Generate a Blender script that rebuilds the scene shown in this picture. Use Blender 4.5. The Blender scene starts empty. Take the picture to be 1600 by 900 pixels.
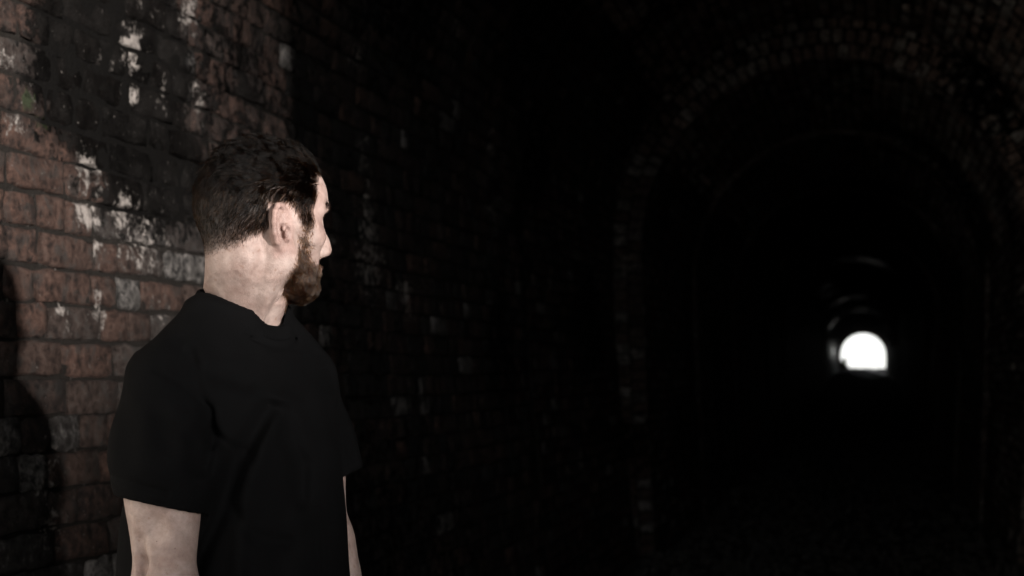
import bpy, math, random
import numpy as np
from math import radians as R_

rng = np.random.default_rng(7)
random.seed(7)
scene = bpy.context.scene
COL = scene.collection

# ------------------------------------------------------------------ camera, sky, sun, exposure
EYE = 1.44
PSI, PITCH = R_(14.048), R_(3.374)
cam = bpy.data.cameras.new('camera')
cam.lens = 50.0
cam.sensor_width = 36.0
cam.clip_start, cam.clip_end = 0.05, 4000.0
cam.dof.use_dof = True
cam.dof.focus_distance = 2.16
cam.dof.aperture_fstop = 5.0
cam_ob = bpy.data.objects.new('camera', cam)
cam_ob.location = (0, 0, EYE)
cam_ob.rotation_euler = (math.pi / 2 + PITCH, 0, PSI)
COL.objects.link(cam_ob)
scene.camera = cam_ob

SUN_EL, SUN_AZ = R_(6.0), R_(123.5)          # azimuth clockwise from +Y
world = bpy.data.worlds.new('World')
scene.world = world
world.use_nodes = True
wn = world.node_tree
sky = wn.nodes.new('ShaderNodeTexSky')
sky.sky_type = 'NISHITA'
sky.sun_disc = False
sky.air_density, sky.dust_density = 0.6, 0.2
sky.sun_elevation, sky.sun_rotation = SUN_EL, SUN_AZ
wn.nodes['Background'].inputs['Strength'].default_value = 0.13
hsv = wn.nodes.new('ShaderNodeHueSaturation')          # thin bright overcast: the low sun's yellow is washed out
hsv.inputs['Saturation'].default_value = 0.10
wn.links.new(sky.outputs[0], hsv.inputs['Color'])
wn.links.new(hsv.outputs[0], wn.nodes['Background'].inputs['Color'])

sun = bpy.data.lights.new('sun', 'SUN')
sun.energy = 4.0
sun.angle = R_(2.0)
sun.color = (1.0, 0.95, 0.9)
sun_ob = bpy.data.objects.new('sun', sun)
from mathutils import Vector, Matrix
to_sun = Vector((math.sin(SUN_AZ) * math.cos(SUN_EL), math.cos(SUN_AZ) * math.cos(SUN_EL), math.sin(SUN_EL)))
sun_ob.rotation_euler = to_sun.to_track_quat('Z', 'Y').to_euler()
sun_ob.location = (8, -7, 6)
COL.objects.link(sun_ob)

scene.view_settings.view_transform = 'Standard'
scene.view_settings.look = 'None'
scene.view_settings.exposure = 1.25
scene.view_settings.gamma = 1.0
scene.cycles.max_bounces = 8
scene.cycles.use_denoising = True
scene.cycles.denoiser = 'OPENIMAGEDENOISE'
scene.cycles.denoising_input_passes = 'RGB_ALBEDO_NORMAL'
scene.cycles.denoising_prefilter = 'ACCURATE'

# ------------------------------------------------------------------ helpers
def obj(name, me, mat=None, parent=None):
    o = bpy.data.objects.new(name, me)
    COL.objects.link(o)
    if mat is not None:
        me.materials.append(mat)
    if parent is not None:
        o.parent = parent
    return o

def tag(o, label=None, cat=None, group=None, kind=None):
    for k, v in (('label', label), ('category', cat), ('group', group), ('kind', kind)):
        if v:
            o[k] = v
    return o

def empty(name, loc=(0, 0, 0), rz=0.0):
    o = bpy.data.objects.new(name, None)
    o.location = loc
    o.rotation_euler = (0, 0, rz)
    o.empty_display_size = 0.2
    COL.objects.link(o)
    return o

def qmesh(name, V, Q, smooth=False, attrs=None):
    """Mesh from vertex array and an (n,k) face array (k = 3 or 4)."""
    V = np.ascontiguousarray(V, np.float32)
    Q = np.ascontiguousarray(Q, np.int32)
    me = bpy.data.meshes.new(name)
    n, k = Q.shape
    me.vertices.add(len(V))
    me.vertices.foreach_set('co', V.ravel())
    me.loops.add(n * k)
    me.loops.foreach_set('vertex_index', Q.ravel())
    me.polygons.add(n)
    me.polygons.foreach_set('loop_start', np.arange(0, n * k, k, dtype=np.int32))
    me.polygons.foreach_set('use_smooth', np.full(n, smooth, bool))
    for an, av in (attrs or {}).items():
        av = np.ascontiguousarray(av, np.float32)
        if av.ndim == 1:
            me.attributes.new(an, 'FLOAT', 'POINT').data.foreach_set('value', av)
        else:
            me.attributes.new(an, 'FLOAT_VECTOR', 'POINT').data.foreach_set('vector', av.ravel())
    me.update(calc_edges=True)
    me.validate()
    return me

def vnoise(P, scale, seed=0):
    """Cheap smooth value noise in numpy, about -1..1."""
    P = np.asarray(P, np.float64) * scale
    i = np.floor(P).astype(np.int64)
    f = P - i
    f = f * f * (3 - 2 * f)
    out = 0
    for dx in (0, 1):
        for dy in (0, 1):
            for dz in (0, 1):
                h = ((i[..., 0] + dx) * 374761393 + (i[..., 1] + dy) * 668265263 + (i[..., 2] + dz) * 2147483647 + seed * 974711) & 0x7fffffff
                h = ((h ^ (h >> 13)) * 1274126177) & 0x7fffffff
                h = (h ^ (h >> 16)) & 0xffff
                w = (f[..., 0] if dx else 1 - f[..., 0]) * (f[..., 1] if dy else 1 - f[..., 1]) * (f[..., 2] if dz else 1 - f[..., 2])
                out = out + w * (h / 32767.5 - 1)
    return out

class NT:
    """Small wrapper for building node trees."""
    def __init__(s, name):
        s.mat = bpy.data.materials.new(name)
        s.mat.use_nodes = True
        s.t = s.mat.node_tree
        s.bsdf = s.t.nodes['Principled BSDF']
    def n(s, typ, **kw):
        nd = s.t.nodes.new(typ)
        for k, v in kw.items():
            setattr(nd, k, v)
        return nd
    def put(s, sock, v):
        if isinstance(v, bpy.types.NodeSocket):
            s.t.links.new(v, sock)
        else:
            sock.default_value = v
    def noise(s, vec, scale, detail=5, rough=0.55, dist=0.0):
        nd = s.n('ShaderNodeTexNoise')
        s.put(nd.inputs['Vector'], vec)
        nd.inputs['Scale'].default_value = scale
        nd.inputs['Detail'].default_value = detail
        nd.inputs['Roughness'].default_value = rough
        nd.inputs['Distortion'].default_value = dist
        return nd.outputs['Fac']
    def pos(s):
        return s.n('ShaderNodeNewGeometry').outputs['Position']
    def objpos(s):
        return s.n('ShaderNodeTexCoord').outputs['Object']
    def attr(s, name):
        return s.n('ShaderNodeAttribute', attribute_name=name).outputs['Fac']
    def attrv(s, name):
        return s.n('ShaderNodeAttribute', attribute_name=name).outputs['Vector']
    def m(s, op, a, b=0.0, c=0.0):
        nd = s.n('ShaderNodeMath', operation=op)
        s.put(nd.inputs[0], a); s.put(nd.inputs[1], b); s.put(nd.inputs[2], c)
        return nd.outputs[0]
    def ss(s, x, lo, hi, a=0.0, b=1.0):
        nd = s.n('ShaderNodeMapRange', interpolation_type='SMOOTHSTEP')
        s.put(nd.inputs[0], x)
        for i, v in enumerate((lo, hi, a, b)):
            s.put(nd.inputs[i + 1], v)
        return nd.outputs[0]
    def lin(s, x, lo, hi, a, b):
        nd = s.n('ShaderNodeMapRange')
        s.put(nd.inputs[0], x)
        for i, v in enumerate((lo, hi, a, b)):
            s.put(nd.inputs[i + 1], v)
        return nd.outputs[0]
    def mix(s, fac, a, b, blend='MIX'):
        nd = s.n('ShaderNodeMix', data_type='RGBA', blend_type=blend)
        s.put(nd.inputs[0], fac)
        s.put(nd.inputs[6], a if isinstance(a, bpy.types.NodeSocket) else (*a, 1))
        s.put(nd.inputs[7], b if isinstance(b, bpy.types.NodeSocket) else (*b, 1))
        return nd.outputs[2]
    def scale(s, col, f):
        nd = s.n('ShaderNodeVectorMath', operation='SCALE')
        s.put(nd.inputs[0], col)
        s.put(nd.inputs['Scale'], f)
        return nd.outputs[0]
    def ramp(s, fac, stops):
        nd = s.n('ShaderNodeValToRGB')
        s.put(nd.inputs[0], fac)
        e = nd.color_ramp.elements
        while len(e) < len(stops):
            e.new(0.5)
        for el, (p, c) in zip(e, stops):
            el.position = p
            el.color = (*c, 1)
        return nd.outputs[0]
    def bump(s, h, strength, dist):
        nd = s.n('ShaderNodeBump')
        nd.inputs['Strength'].default_value = strength
        nd.inputs['Distance'].default_value = dist
        s.put(nd.inputs['Height'], h)
        s.t.links.new(nd.outputs[0], s.bsdf.inputs['Normal'])
    def out(s, col=None, rough=None, spec=None):
        if col is not None: s.put(s.bsdf.inputs['Base Color'], col if isinstance(col, bpy.types.NodeSocket) else (*col, 1))
        if rough is not None: s.put(s.bsdf.inputs['Roughness'], rough)
        if spec is not None: s.put(s.bsdf.inputs['Specular IOR Level'], spec)
        return s.mat

# ------------------------------------------------------------------ materials of the masonry
SOOT_C = (0.0022, 0.0020, 0.0019)
LIME_C = (0.27, 0.24, 0.22)
RAMP = [(0.0, (0.007, 0.006, 0.0055)), (0.22, (0.013, 0.0104, 0.0092)), (0.45, (0.0245, 0.0150, 0.0120)), (0.62, (0.0430, 0.0232, 0.0172)),
        (0.76, (0.032, 0.0214, 0.0175)), (0.88, (0.0245, 0.0222, 0.0208)), (1.0, (0.100, 0.091, 0.085))]
RAMP_VAULT_LIT = [(0.0, (0.03, 0.025, 0.022)), (0.25, (0.07, 0.056, 0.048)), (0.5, (0.15, 0.105, 0.088)), (0.75, (0.20, 0.15, 0.13)), (1.0, (0.27, 0.25, 0.232))]  # brick colours lightened to stand in for light far inside

def brick_mat():
    t = NT('old_brick')
    p = t.pos()
    n1 = t.noise(p, 8, 5)
    n2 = t.noise(p, 42, 8, 0.68)
    n3 = t.noise(p, 240, 3, 0.6)
    nb = t.noise(p, 16, 6, 0.6, 0.6)
    tone = t.attr('tone')
    col = t.ramp(t.m('ADD', tone, t.m('MULTIPLY', t.m('SUBTRACT', n2, 0.5), 0.42)), RAMP)
    col = t.mix(t.attr('vault_light'), col, t.ramp(t.m('ADD', tone, t.m('MULTIPLY', t.m('SUBTRACT', n2, 0.5), 0.42)), RAMP_VAULT_LIT))
    col = t.scale(col, t.m('MULTIPLY', t.ss(n2, 0.30, 0.70, 0.14, 1.75), t.m('MAXIMUM', t.attr('vault_light'), 1.0)))
    cl = t.n('ShaderNodeVectorMath', operation='MINIMUM')
    t.put(cl.inputs[0], col)
    cl.inputs[1].default_value = (0.62, 0.60, 0.57)
    col = cl.outputs[0]
    col = t.scale(col, t.lin(n1, 0.3, 0.7, 0.75, 1.25))
    # scattered grime
    grime = t.ss(t.m('ADD', nb, t.m('MULTIPLY', t.m('SUBTRACT', n2, 0.5), 0.6)), 0.48, 0.66)
    col = t.mix(t.m('MULTIPLY', grime, 0.75), col, (0.020, 0.018, 0.0165))
    # efflorescence: painted patches plus specks
    nl = t.noise(p, 34, 7, 0.7, 0.4)
    lime = t.m('ADD', t.attr('lime'), t.m('MULTIPLY', t.m('SUBTRACT', nl, 0.5), 2.2))
    limef = t.ss(t.m('ADD', lime, t.m('MULTIPLY', t.m('SUBTRACT', n2, 0.5), 1.2)), 0.42, 0.78)
    limef = t.m('MULTIPLY', limef, t.ss(t.attr('lime'), 0.02, 0.2))
    speck = t.ss(t.noise(p, 75, 4, 0.7), 0.635, 0.72)
    limef = t.m('MAXIMUM', limef, t.m('MULTIPLY', speck, 0.55))
    # soot crust
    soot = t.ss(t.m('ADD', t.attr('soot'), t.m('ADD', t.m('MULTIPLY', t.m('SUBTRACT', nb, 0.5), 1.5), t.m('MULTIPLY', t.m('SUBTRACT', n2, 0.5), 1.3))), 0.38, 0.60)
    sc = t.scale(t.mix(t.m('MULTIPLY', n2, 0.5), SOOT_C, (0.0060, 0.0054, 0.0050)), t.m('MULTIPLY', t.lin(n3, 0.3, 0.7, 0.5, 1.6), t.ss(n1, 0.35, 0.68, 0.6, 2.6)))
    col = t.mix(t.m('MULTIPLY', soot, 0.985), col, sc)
    col = t.mix(t.m('MULTIPLY', limef, t.lin(n3, 0.35, 0.6, 0.55, 1.0)), col, LIME_C)
    moss = t.ss(t.m('ADD', t.attr('moss'), t.m('MULTIPLY', t.m('SUBTRACT', n2, 0.5), 1.2)), 0.5, 0.75)
    col = t.mix(moss, col, t.mix(n3, (0.008, 0.012, 0.005), (0.028, 0.034, 0.016)))
    h = t.m('ADD', t.m('MULTIPLY', n2, 1.0), t.m('ADD', t.m('MULTIPLY', n3, 0.25), t.m('ADD', t.m('MULTIPLY', t.m('MULTIPLY', soot, nb), 1.2), t.m('MULTIPLY', limef, 0.25))))
    t.bump(h, 1.0, 0.010)
    return t.out(col, t.lin(n2, 0.3, 0.7, 0.78, 0.95), t.lin(soot, 0, 1, 0.22, 0.02))

def mortar_mat():
    t = NT('dark_mortar')
    p = t.pos()
    n1 = t.noise(p, 12, 6, 0.6)
    n2 = t.noise(p, 90, 6, 0.65)
    col = t.mix(n2, (0.0065, 0.0058, 0.0052), (0.022, 0.019, 0.017))
    lime = t.m('MULTIPLY', t.ss(n1, 0.60, 0.72), t.ss(n2, 0.5, 0.62))
    lf = t.m('MAXIMUM', t.m('MULTIPLY', lime, 0.7), t.ss(t.m('ADD', t.attr('lime'), t.m('MULTIPLY', t.m('SUBTRACT', n2, 0.5), 1.6)), 0.6, 0.9))
    col = t.mix(lf, col, (0.27, 0.24, 0.22))
    nb = t.noise(p, 16, 6, 0.6, 0.6)
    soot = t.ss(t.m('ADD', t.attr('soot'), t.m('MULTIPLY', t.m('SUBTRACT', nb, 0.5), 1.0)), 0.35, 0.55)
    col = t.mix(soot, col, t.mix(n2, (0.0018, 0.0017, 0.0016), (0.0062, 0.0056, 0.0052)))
    t.bump(n2, 1.0, 0.008)
    return t.out(col, 0.92, 0.04)

def far_mat():
    """Brick lining too far away to tell the bricks apart."""
    t = NT('distant_brickwork')
    uv = t.attrv('coord')
    b = t.n('ShaderNodeTexBrick', offset=0.5)
    t.put(b.inputs['Vector'], uv)
    for k, v in (('Scale', 1.0), ('Mortar Size', 0.008), ('Mortar Smooth', 0.3), ('Bias', 0.0), ('Brick Width', 0.17), ('Row Height', 0.083)):
        b.inputs[k].default_value = v
    b.inputs['Color1'].default_value = (0.0, 0.0, 0.0, 1)
    b.inputs['Color2'].default_value = (1, 1, 1, 1)
    b.inputs['Mortar'].default_value = (0, 0, 0, 1)
    n1 = t.noise(uv, 1.6, 6, 0.6)
    n2 = t.noise(uv, 9, 6, 0.6)
    tone = t.m('ADD', t.m('MULTIPLY', b.outputs['Color'], 0.55), t.m('MULTIPLY', n1, 0.6))
    col = t.ramp(tone, RAMP_VAULT_LIT)
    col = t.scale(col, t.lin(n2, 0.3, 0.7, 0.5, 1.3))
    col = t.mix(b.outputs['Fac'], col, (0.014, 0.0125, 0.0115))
    t.bump(t.m('SUBTRACT', t.m('MULTIPLY', n2, 0.6), b.outputs['Fac']), 0.8, 0.012)
    wet = t.attr('wet')
    return t.out(col, t.m('SUBTRACT', t.lin(n1, 0.35, 0.65, 0.55, 0.85), t.m('MULTIPLY', wet, 0.52)), t.m('ADD', 0.3, t.m('MULTIPLY', wet, 0.5)))

M_BRICK, M_MORTAR, M_FAR = brick_mat(), mortar_mat(), far_mat()

# ------------------------------------------------------------------ tunnel
COURSE = 0.083
S_PORTAL, S_A, S_B, S_BRICK, S_EXIT = 2.35, 7.5, 10.9, 19.0, 84.0

class Profile:
    """Horseshoe cross section: arc length u from the left foot over the crown to the right foot."""
    def __init__(s, xc, r, zs, bat):
        s.xc, s.r, s.zs = xc, r, zs
        z = np.linspace(-0.137, zs, 60)
        w = r - bat * np.clip(1 - z / zs, 0, 2) ** 1.6
        a = np.linspace(0, math.pi, 160)[1:-1]
        X = np.concatenate([xc - w, xc - r * np.cos(a), (xc + w)[::-1]])
        Z = np.concatenate([z, zs + r * np.sin(a), z[::-1]])
        s.X, s.Z = X, Z
        s.U = np.concatenate([[0], np.cumsum(np.hypot(np.diff(X), np.diff(Z)))])
        s.L = s.U[-1]
    def at(s, u, off=0.0):
        """point, tangent, inward normal; off moves outwards"""
        x, z = np.interp(u, s.U, s.X), np.interp(u, s.U, s.Z)
        e = 0.02
        tx = np.interp(u + e, s.U, s.X) - np.interp(u - e, s.U, s.X)
        tz = np.interp(u + e, s.U, s.Z) - np.interp(u - e, s.U, s.Z)
        l = np.hypot(tx, tz)
        tx, tz = tx / l, tz / l
        nx, nz = tz, -tx
        return x - nx * off, z - nz * off, tx, tz, nx, nz

PA = Profile(-0.30, 1.52, 2.49, 0.20)
PB = Profile(-0.30, 1.62, 2.49, 0.20)
PC = Profile(-0.285, 1.405, 2.40, 0.10)

# patches of soot, lime and moss on the near left wall, given as (distance along the wall, height)
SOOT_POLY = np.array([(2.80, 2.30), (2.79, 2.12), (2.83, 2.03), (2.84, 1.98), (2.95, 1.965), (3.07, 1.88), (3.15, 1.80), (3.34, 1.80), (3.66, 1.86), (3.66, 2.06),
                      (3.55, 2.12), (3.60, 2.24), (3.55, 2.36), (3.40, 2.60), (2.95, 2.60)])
#          s,    z,   rs,   rz,  strength
LIME = [(3.015, 1.815, 0.055, 0.030, 0.95), (3.185, 1.835, 0.035, 0.05, 1.0), (3.26, 2.265, 0.05, 0.05, 1.0), (3.235, 2.15, 0.025, 0.03, 0.9),
        (3.03, 1.925, 0.05, 0.045, 0.85), (3.27, 1.765, 0.13, 0.08, 0.62), (2.895, 1.64, 0.012, 0.10, 0.8), (3.06, 1.59, 0.02, 0.06, 0.8),
        (3.57, 2.44, 0.05, 0.06, 0.8), (2.66, 2.12, 0.09, 0.02, 0.7), (2.74, 1.985, 0.06, 0.03, 0.55), (2.79, 2.05, 0.025, 0.04, 0.6), (3.06, 1.74, 0.02, 0.05, 0.7),
        (2.93, 1.44, 0.015, 0.05, 0.7), (3.12, 2.2, 0.05, 0.03, 0.45), (3.33, 2.39, 0.07, 0.03, 0.4), (2.87, 1.9, 0.03, 0.02, 0.6),
        (2.80, 1.22, 0.05, 0.06, 0.62), (2.80, 1.10, 0.06, 0.06, 0.55), (3.35, 1.60, 0.06, 0.05, 0.45), (3.40, 2.18, 0.04, 0.05, 0.5), (3.62, 2.2, 0.04, 0.05, 0.6),
        (5.39, 1.77, 0.10, 0.05, 0.75), (5.45, 1.69, 0.08, 0.05, 0.6), (5.95, 2.96, 0.09, 0.07, 0.6), (4.9, 2.6, 0.1, 0.06, 0.5), (4.6, 1.9, 0.1, 0.08, 0.45), (6.8, 2.3, 0.08, 0.2, 0.55)]
MOSS = [(2.785, 2.045, 0.03, 0.03, 1.0), (2.84, 2.0, 0.05, 0.03, 0.7), (3.15, 1.87, 0.04, 0.02, 0.8), (3.2, 1.90, 0.05, 0.02, 0.5)]

def poly_inside(P, poly):
    """signed distance to a polygon, positive inside"""
    d = np.full(len(P), 1e9)
    ins = np.zeros(len(P), bool)
    n = len(poly)
    for i in range(n):
        a, b = poly[i], poly[(i + 1) % n]
        ab = b - a
        t = np.clip(((P - a) @ ab) / (ab @ ab), 0, 1)
        d = np.minimum(d, np.hypot(*(P - a - t[:, None] * ab).T))
        c = ((a[1] > P[:, 1]) != (b[1] > P[:, 1])) & (P[:, 0] < (b[0] - a[0]) * (P[:, 1] - a[1]) / (b[1] - a[1] + 1e-12) + a[0])
        ins ^= c
    return np.where(ins, d, -d)

def blobs(S, Z, left, table):
    v = np.zeros(len(S))
    for s0, z0, rs, rz, k in table:
        v = np.maximum(v, k * np.exp(-0.6 * (((S - s0) / rs) ** 2 + ((Z - z0) / rz) ** 2)))
    return v * left

def wall_attrs(V):
    """soot, lime, moss and painted vault light at world points of the lining"""
    S, Z = V[:, 1], V[:, 2]
    left = (V[:, 0] < -0.8).astype(float)
    near = left * (S < 9)
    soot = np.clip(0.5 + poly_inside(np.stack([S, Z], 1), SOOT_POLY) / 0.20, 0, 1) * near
    soot = np.maximum(soot, np.clip(0.30 + 0.55 * vnoise(V, 1.3, 5), 0, 0.7) * (S > 3.6) * (S < S_A - 0.02))
    soot = np.maximum(soot, np.clip(0.24 + 0.50 * vnoise(V, 1.1, 6), 0, 0.62) * (S >= S_A - 0.02))
    lime = blobs(S, Z, near, LIME)
    rest = np.clip(vnoise(V, 2.2, 9) - 0.45, 0, 1) * 1.2
    lime = np.maximum(lime, np.where((S > 3.75) | (left < 0.5), rest, 0))
    return {'vault_light': np.where(S > S_A - 0.02, np.clip((V[:, 0] + 1.75) / 0.9, 0.10 + 0.2 * (S > S_B - 0.05), 1.0) * np.clip(0.55 + 0.45 * (Z - 1.6) / 0.8, 0.55, 1) + np.where((S > S_B - 0.06) & (S < S_B + 0.045), 0.9, 2.1) * (1.0 + 0.4 * np.clip((V[:, 0] - 0.1) / 0.8, 0, 1)) * np.clip((Z - 2.5) / 0.7, 0, 1) * (V[:, 0] > -1.5), 0.0), 'soot': soot, 'lime': lime, 'moss': blobs(S, Z, near, MOSS)}  # first entry paints light onto the vault and arch rings, less on the left

def brick_template(nx, ny):
    """front grid + worn edge ring + buried ring; unit coords: a along, b up, c depth (1 = face, 0.72 = edge, 0 = buried)"""
    ga, gb = np.linspace(-0.5, 0.5, nx), np.linspace(-0.5, 0.5, ny)
    V = [(a, b, 2) for b in gb for a in ga]                       # kind 2 : face
    Q = [(j * nx + i, j * nx + i + 1, (j + 1) * nx + i + 1, (j + 1) * nx + i) for j in range(ny - 1) for i in range(nx - 1)]
    per = [(0, i) for i in range(nx)] + [(j, nx - 1) for j in range(1, ny)] + [(ny - 1, i) for i in range(nx - 2, -1, -1)] + [(j, 0) for j in range(ny - 2, 0, -1)]
    m = len(per)
    o1 = len(V)
    V += [(ga[i], gb[j], 1) for j, i in per]
    o2 = len(V)
    V += [(ga[i], gb[j], 0) for j, i in per]
    for k in range(m):
        k2 = (k + 1) % m
        f0, f1 = per[k][0] * nx + per[k][1], per[k2][0] * nx + per[k2][1]
        Q.append((o1 + k, o1 + k2, f1, f0))
        Q.append((o2 + k, o2 + k2, o1 + k2, o1 + k))
    return np.array(V, float), np.array(Q, int)

TPL_NEAR, TPL_FAR = brick_template(5, 3), brick_template(2, 2)

def build_bricks(C, A, B, N, la, lb, proud, tone, tpl, worn):
    """C centres on the face plane, A/B/N unit axes, la/lb sizes. returns V (n,m,3), Q template, tone"""
    tv, tq = tpl
    n, m = len(C), len(tv)
    kind = tv[:, 2].astype(int)
    a = np.broadcast_to(tv[:, 0], (n, m)) * la[:, None]
    b = np.broadcast_to(tv[:, 1], (n, m)) * lb[:, None]
    inset = np.where(kind == 2, 0.0045, 0.0)[None] * (0.6 + 0.8 * rng.random((n, 1)))
    a = a - np.sign(a) * inset
    b = b - np.sign(b) * inset
    corner = (np.abs(np.abs(tv[:, 0]) - 0.5) < 1e-6) & (np.abs(np.abs(tv[:, 1]) - 0.5) < 1e-6)
    pull = corner[None] * rng.random((n, m)) * 0.0045 * worn
    jit = worn * np.where(kind == 0, 0.0, 1.0)[None]
    a = a - np.sign(a) * pull + rng.normal(0, 0.0030, (n, m)) * jit
    b = b - np.sign(b) * pull + rng.normal(0, 0.0025, (n, m)) * jit
    d = np.where(kind == 2, 0.0, np.where(kind == 1, -0.0055, -0.035))[None] + proud[:, None]
    d = d + np.where(kind == 2, 1, 0.6)[None] * (kind > 0)[None] * rng.normal(0, 0.0014, (n, m)) * worn
    d = d + (kind == 2)[None] * (a * rng.normal(0, 0.018, (n, 1)) + b * rng.normal(0, 0.03, (n, 1)))
    spall = (rng.random((n, 1)) < 0.3) * corner[None] * (kind == 2)[None] * rng.random((n, m)) * 0.008 * worn
    d = d - spall
    V = C[:, None] + a[..., None] * A[:, None] + b[..., None] * B[:, None] + d[..., None] * N[:, None]
    return V

def lay(prof, s0, s1, u_phase):
    """rows of bricks on a lining; returns arrays of centres, axes, sizes and tone"""
    rows = int((prof.L - u_phase) / COURSE)
    out = []
    for i in range(rows):
        u = u_phase + (i + 0.5) * COURSE
        s = s0 - rng.random() * 0.1
        stretch_row = rng.random() < 0.35
        while s < s1:
            st = rng.random() < (0.75 if stretch_row else 0.22)
            l = (0.222 if st else 0.110) * rng.normal(1, 0.025)
            if s + l > s1 + 0.06:
                break
            a, b = max(s, s0), min(s + l, s1)
            if b - a > 0.035:
                out.append((u, (a + b) / 2, b - a, 0))
            s += l + 0.0085
    D = np.array(out)
    u = D[:, 0] + 0.005 * np.sin(D[:, 1] * 2.1 + D[:, 0] * 3) + rng.normal(0, 0.0013, len(D))
    x, z, tx, tz, nx, nz = prof.at(u)
    C = np.stack([x, D[:, 1], z], 1)
    n = len(D)
    rot = rng.normal(0, 0.012, n)
    A = np.stack([np.zeros(n), np.ones(n), np.zeros(n)], 1)
    B = np.stack([tx, np.zeros(n), tz], 1)
    A, B = A * np.cos(rot)[:, None] + B * np.sin(rot)[:, None], B * np.cos(rot)[:, None] - A * np.sin(rot)[:, None]
    N = np.stack([nx, np.zeros(n), nz], 1)
    h = 0.0745 * rng.normal(1, 0.018, n)
    tone = np.clip(rng.normal(0.52, 0.2, n), 0, 1)
    # weathered grey stretch of the near wall and warmer bricks at its edges
    return C, A, B, N, D[:, 2], h, tone

def lay_face(prof, s, rings):
    """headers set radially round the end face of a lining (facing the near portal)"""
    out = []
    for k in range(rings):
        off = 0.058 + k * 0.118
        u = np.arange(0.06, prof.L - 0.05, COURSE) + (k % 2) * 0.04
        x, z, tx, tz, nx, nz = prof.at(u, off)
        n = len(u)
        stretch = 1 + off / prof.r * 0.6
        out.append((np.stack([x, np.full(n, s), z], 1), np.stack([nx, 0 * nx, nz], 1), np.stack([tx, 0 * tx, tz], 1),
                    np.stack([0 * nx, -np.ones(n), 0 * nx], 1), np.full(n, 0.107), np.full(n, 0.0715 * stretch), np.clip(rng.normal(0.66, 0.18, n), 0, 1)))
    return [np.concatenate(c) for c in zip(*out)]

tunnel = tag(empty('brick_tunnel', (0, 0, 0)), 'long dark horseshoe tunnel lined with sooty old red brick in stepped arch rings', 'tunnel')

def sheet(name, prof, ss, off, mat, modulate=None, us=None, coord=False):
    u = us if us is not None else np.linspace(0.001, prof.L - 0.001, 150)
    UU, SS = np.meshgrid(u, ss)
    o = off if modulate is None else off + modulate(UU, SS)
    x, z, *_ = prof.at(UU, o)
    V = np.stack([x, SS, z], -1).reshape(-1, 3)
    nu, ns = len(u), len(ss)
    i, j = np.meshgrid(np.arange(nu - 1), np.arange(ns - 1))
    a = (j * nu + i).ravel()
    Q = np.stack([a, a + nu, a + nu + 1, a + 1], 1)
    at = wall_attrs(V)
    if coord:
        w = 0
        for s0, deg, rs, rd in WET:
            uc = PC.zs + 0.137 + PC.r * R_(90 + deg)
            w = np.maximum(w, np.exp(-((SS - s0) / rs) ** 2 - ((UU - uc) / (PC.r * R_(rd))) ** 2))
        at['wet'] = np.ravel(w)
        at['coord'] = np.stack([SS.ravel(), UU.ravel(), np.zeros(UU.size)], 1)
    return obj(name, qmesh(name, V, Q, True, at), mat, tunnel)

def rough_bed(UU, SS):
    P = np.stack([UU, SS, 0 * UU], -1)
    r = 0.004 * vnoise(P, 18, 2) + 0.003 * vnoise(P, 50, 3)
    d = poly_inside(np.stack([SS.ravel(), np.interp(UU.ravel(), PA.U, PA.Z)], 1), SOOT_POLY).reshape(UU.shape)
    fill = np.clip(0.1 + d / 0.08, 0, 1) * (UU < PA.L * 0.4)
    return r - fill * (0.0045 + 0.003 * vnoise(P, 25, 4))

fine_u = np.concatenate([np.arange(0.9, 3.4, 0.02), np.linspace(3.4, PA.L - 0.001, 90)])
fine_u = np.concatenate([np.linspace(0.001, 0.88, 10), fine_u])
fine_s = np.concatenate([np.arange(S_PORTAL, 4.2, 0.02), np.linspace(4.2, S_A, 60)])
sheet('mortar_bed', PA, fine_s, 0.0095, M_MORTAR, rough_bed, fine_u)
sheet('mortar_bed', PB, np.linspace(S_A - 0.02, S_B, 30), 0.008, M_MORTAR)
sheet('mortar_bed', PC, np.linspace(S_B, S_BRICK, 60), 0.008, M_MORTAR)
# damp patches of the lining: distance, degrees from the crown (left negative), half length, half angle
WET = [(38, -31, 2.2, 11), (55, 4, 2.2, 30), (56, -47, 2.5, 20), (71, -86, 7, 24), (30, 12, 1.5, 30), (46, -12, 1.5, 30)]
BULGE = [(21, .035), (25, .02), (29, .045), (34, .03), (38.5, .07), (44, .03), (50, .035), (55, .075), (61, .03), (67, .045), (73, .05), (79, .06)]
def far_bulge(UU, SS):
    r = 0.012 * vnoise(np.stack([UU * 0.6, SS * 0.35, 0 * UU], -1), 1.0, 8)
    r = np.where(SS < S_BRICK + 0.6, 0.016 - 0.016 * np.clip((SS - S_BRICK) / 0.6, 0, 1), r * np.clip((SS - S_BRICK - 0.6) / 1.0, 0, 1))
    for s0, k in BULGE:
        w = np.clip((SS - s0) / 0.12, 0, 1) * np.clip((s0 + 2.6 - SS) / 0.8, 0, 1)
        r = r - k * w * (0.8 + 0.3 * np.sin(UU * 1.3 + s0))
    return r
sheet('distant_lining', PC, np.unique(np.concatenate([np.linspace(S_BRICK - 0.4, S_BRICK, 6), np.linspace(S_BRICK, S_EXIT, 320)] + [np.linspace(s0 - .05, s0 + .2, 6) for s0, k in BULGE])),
      -0.001, M_FAR, far_bulge, None, True)

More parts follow.
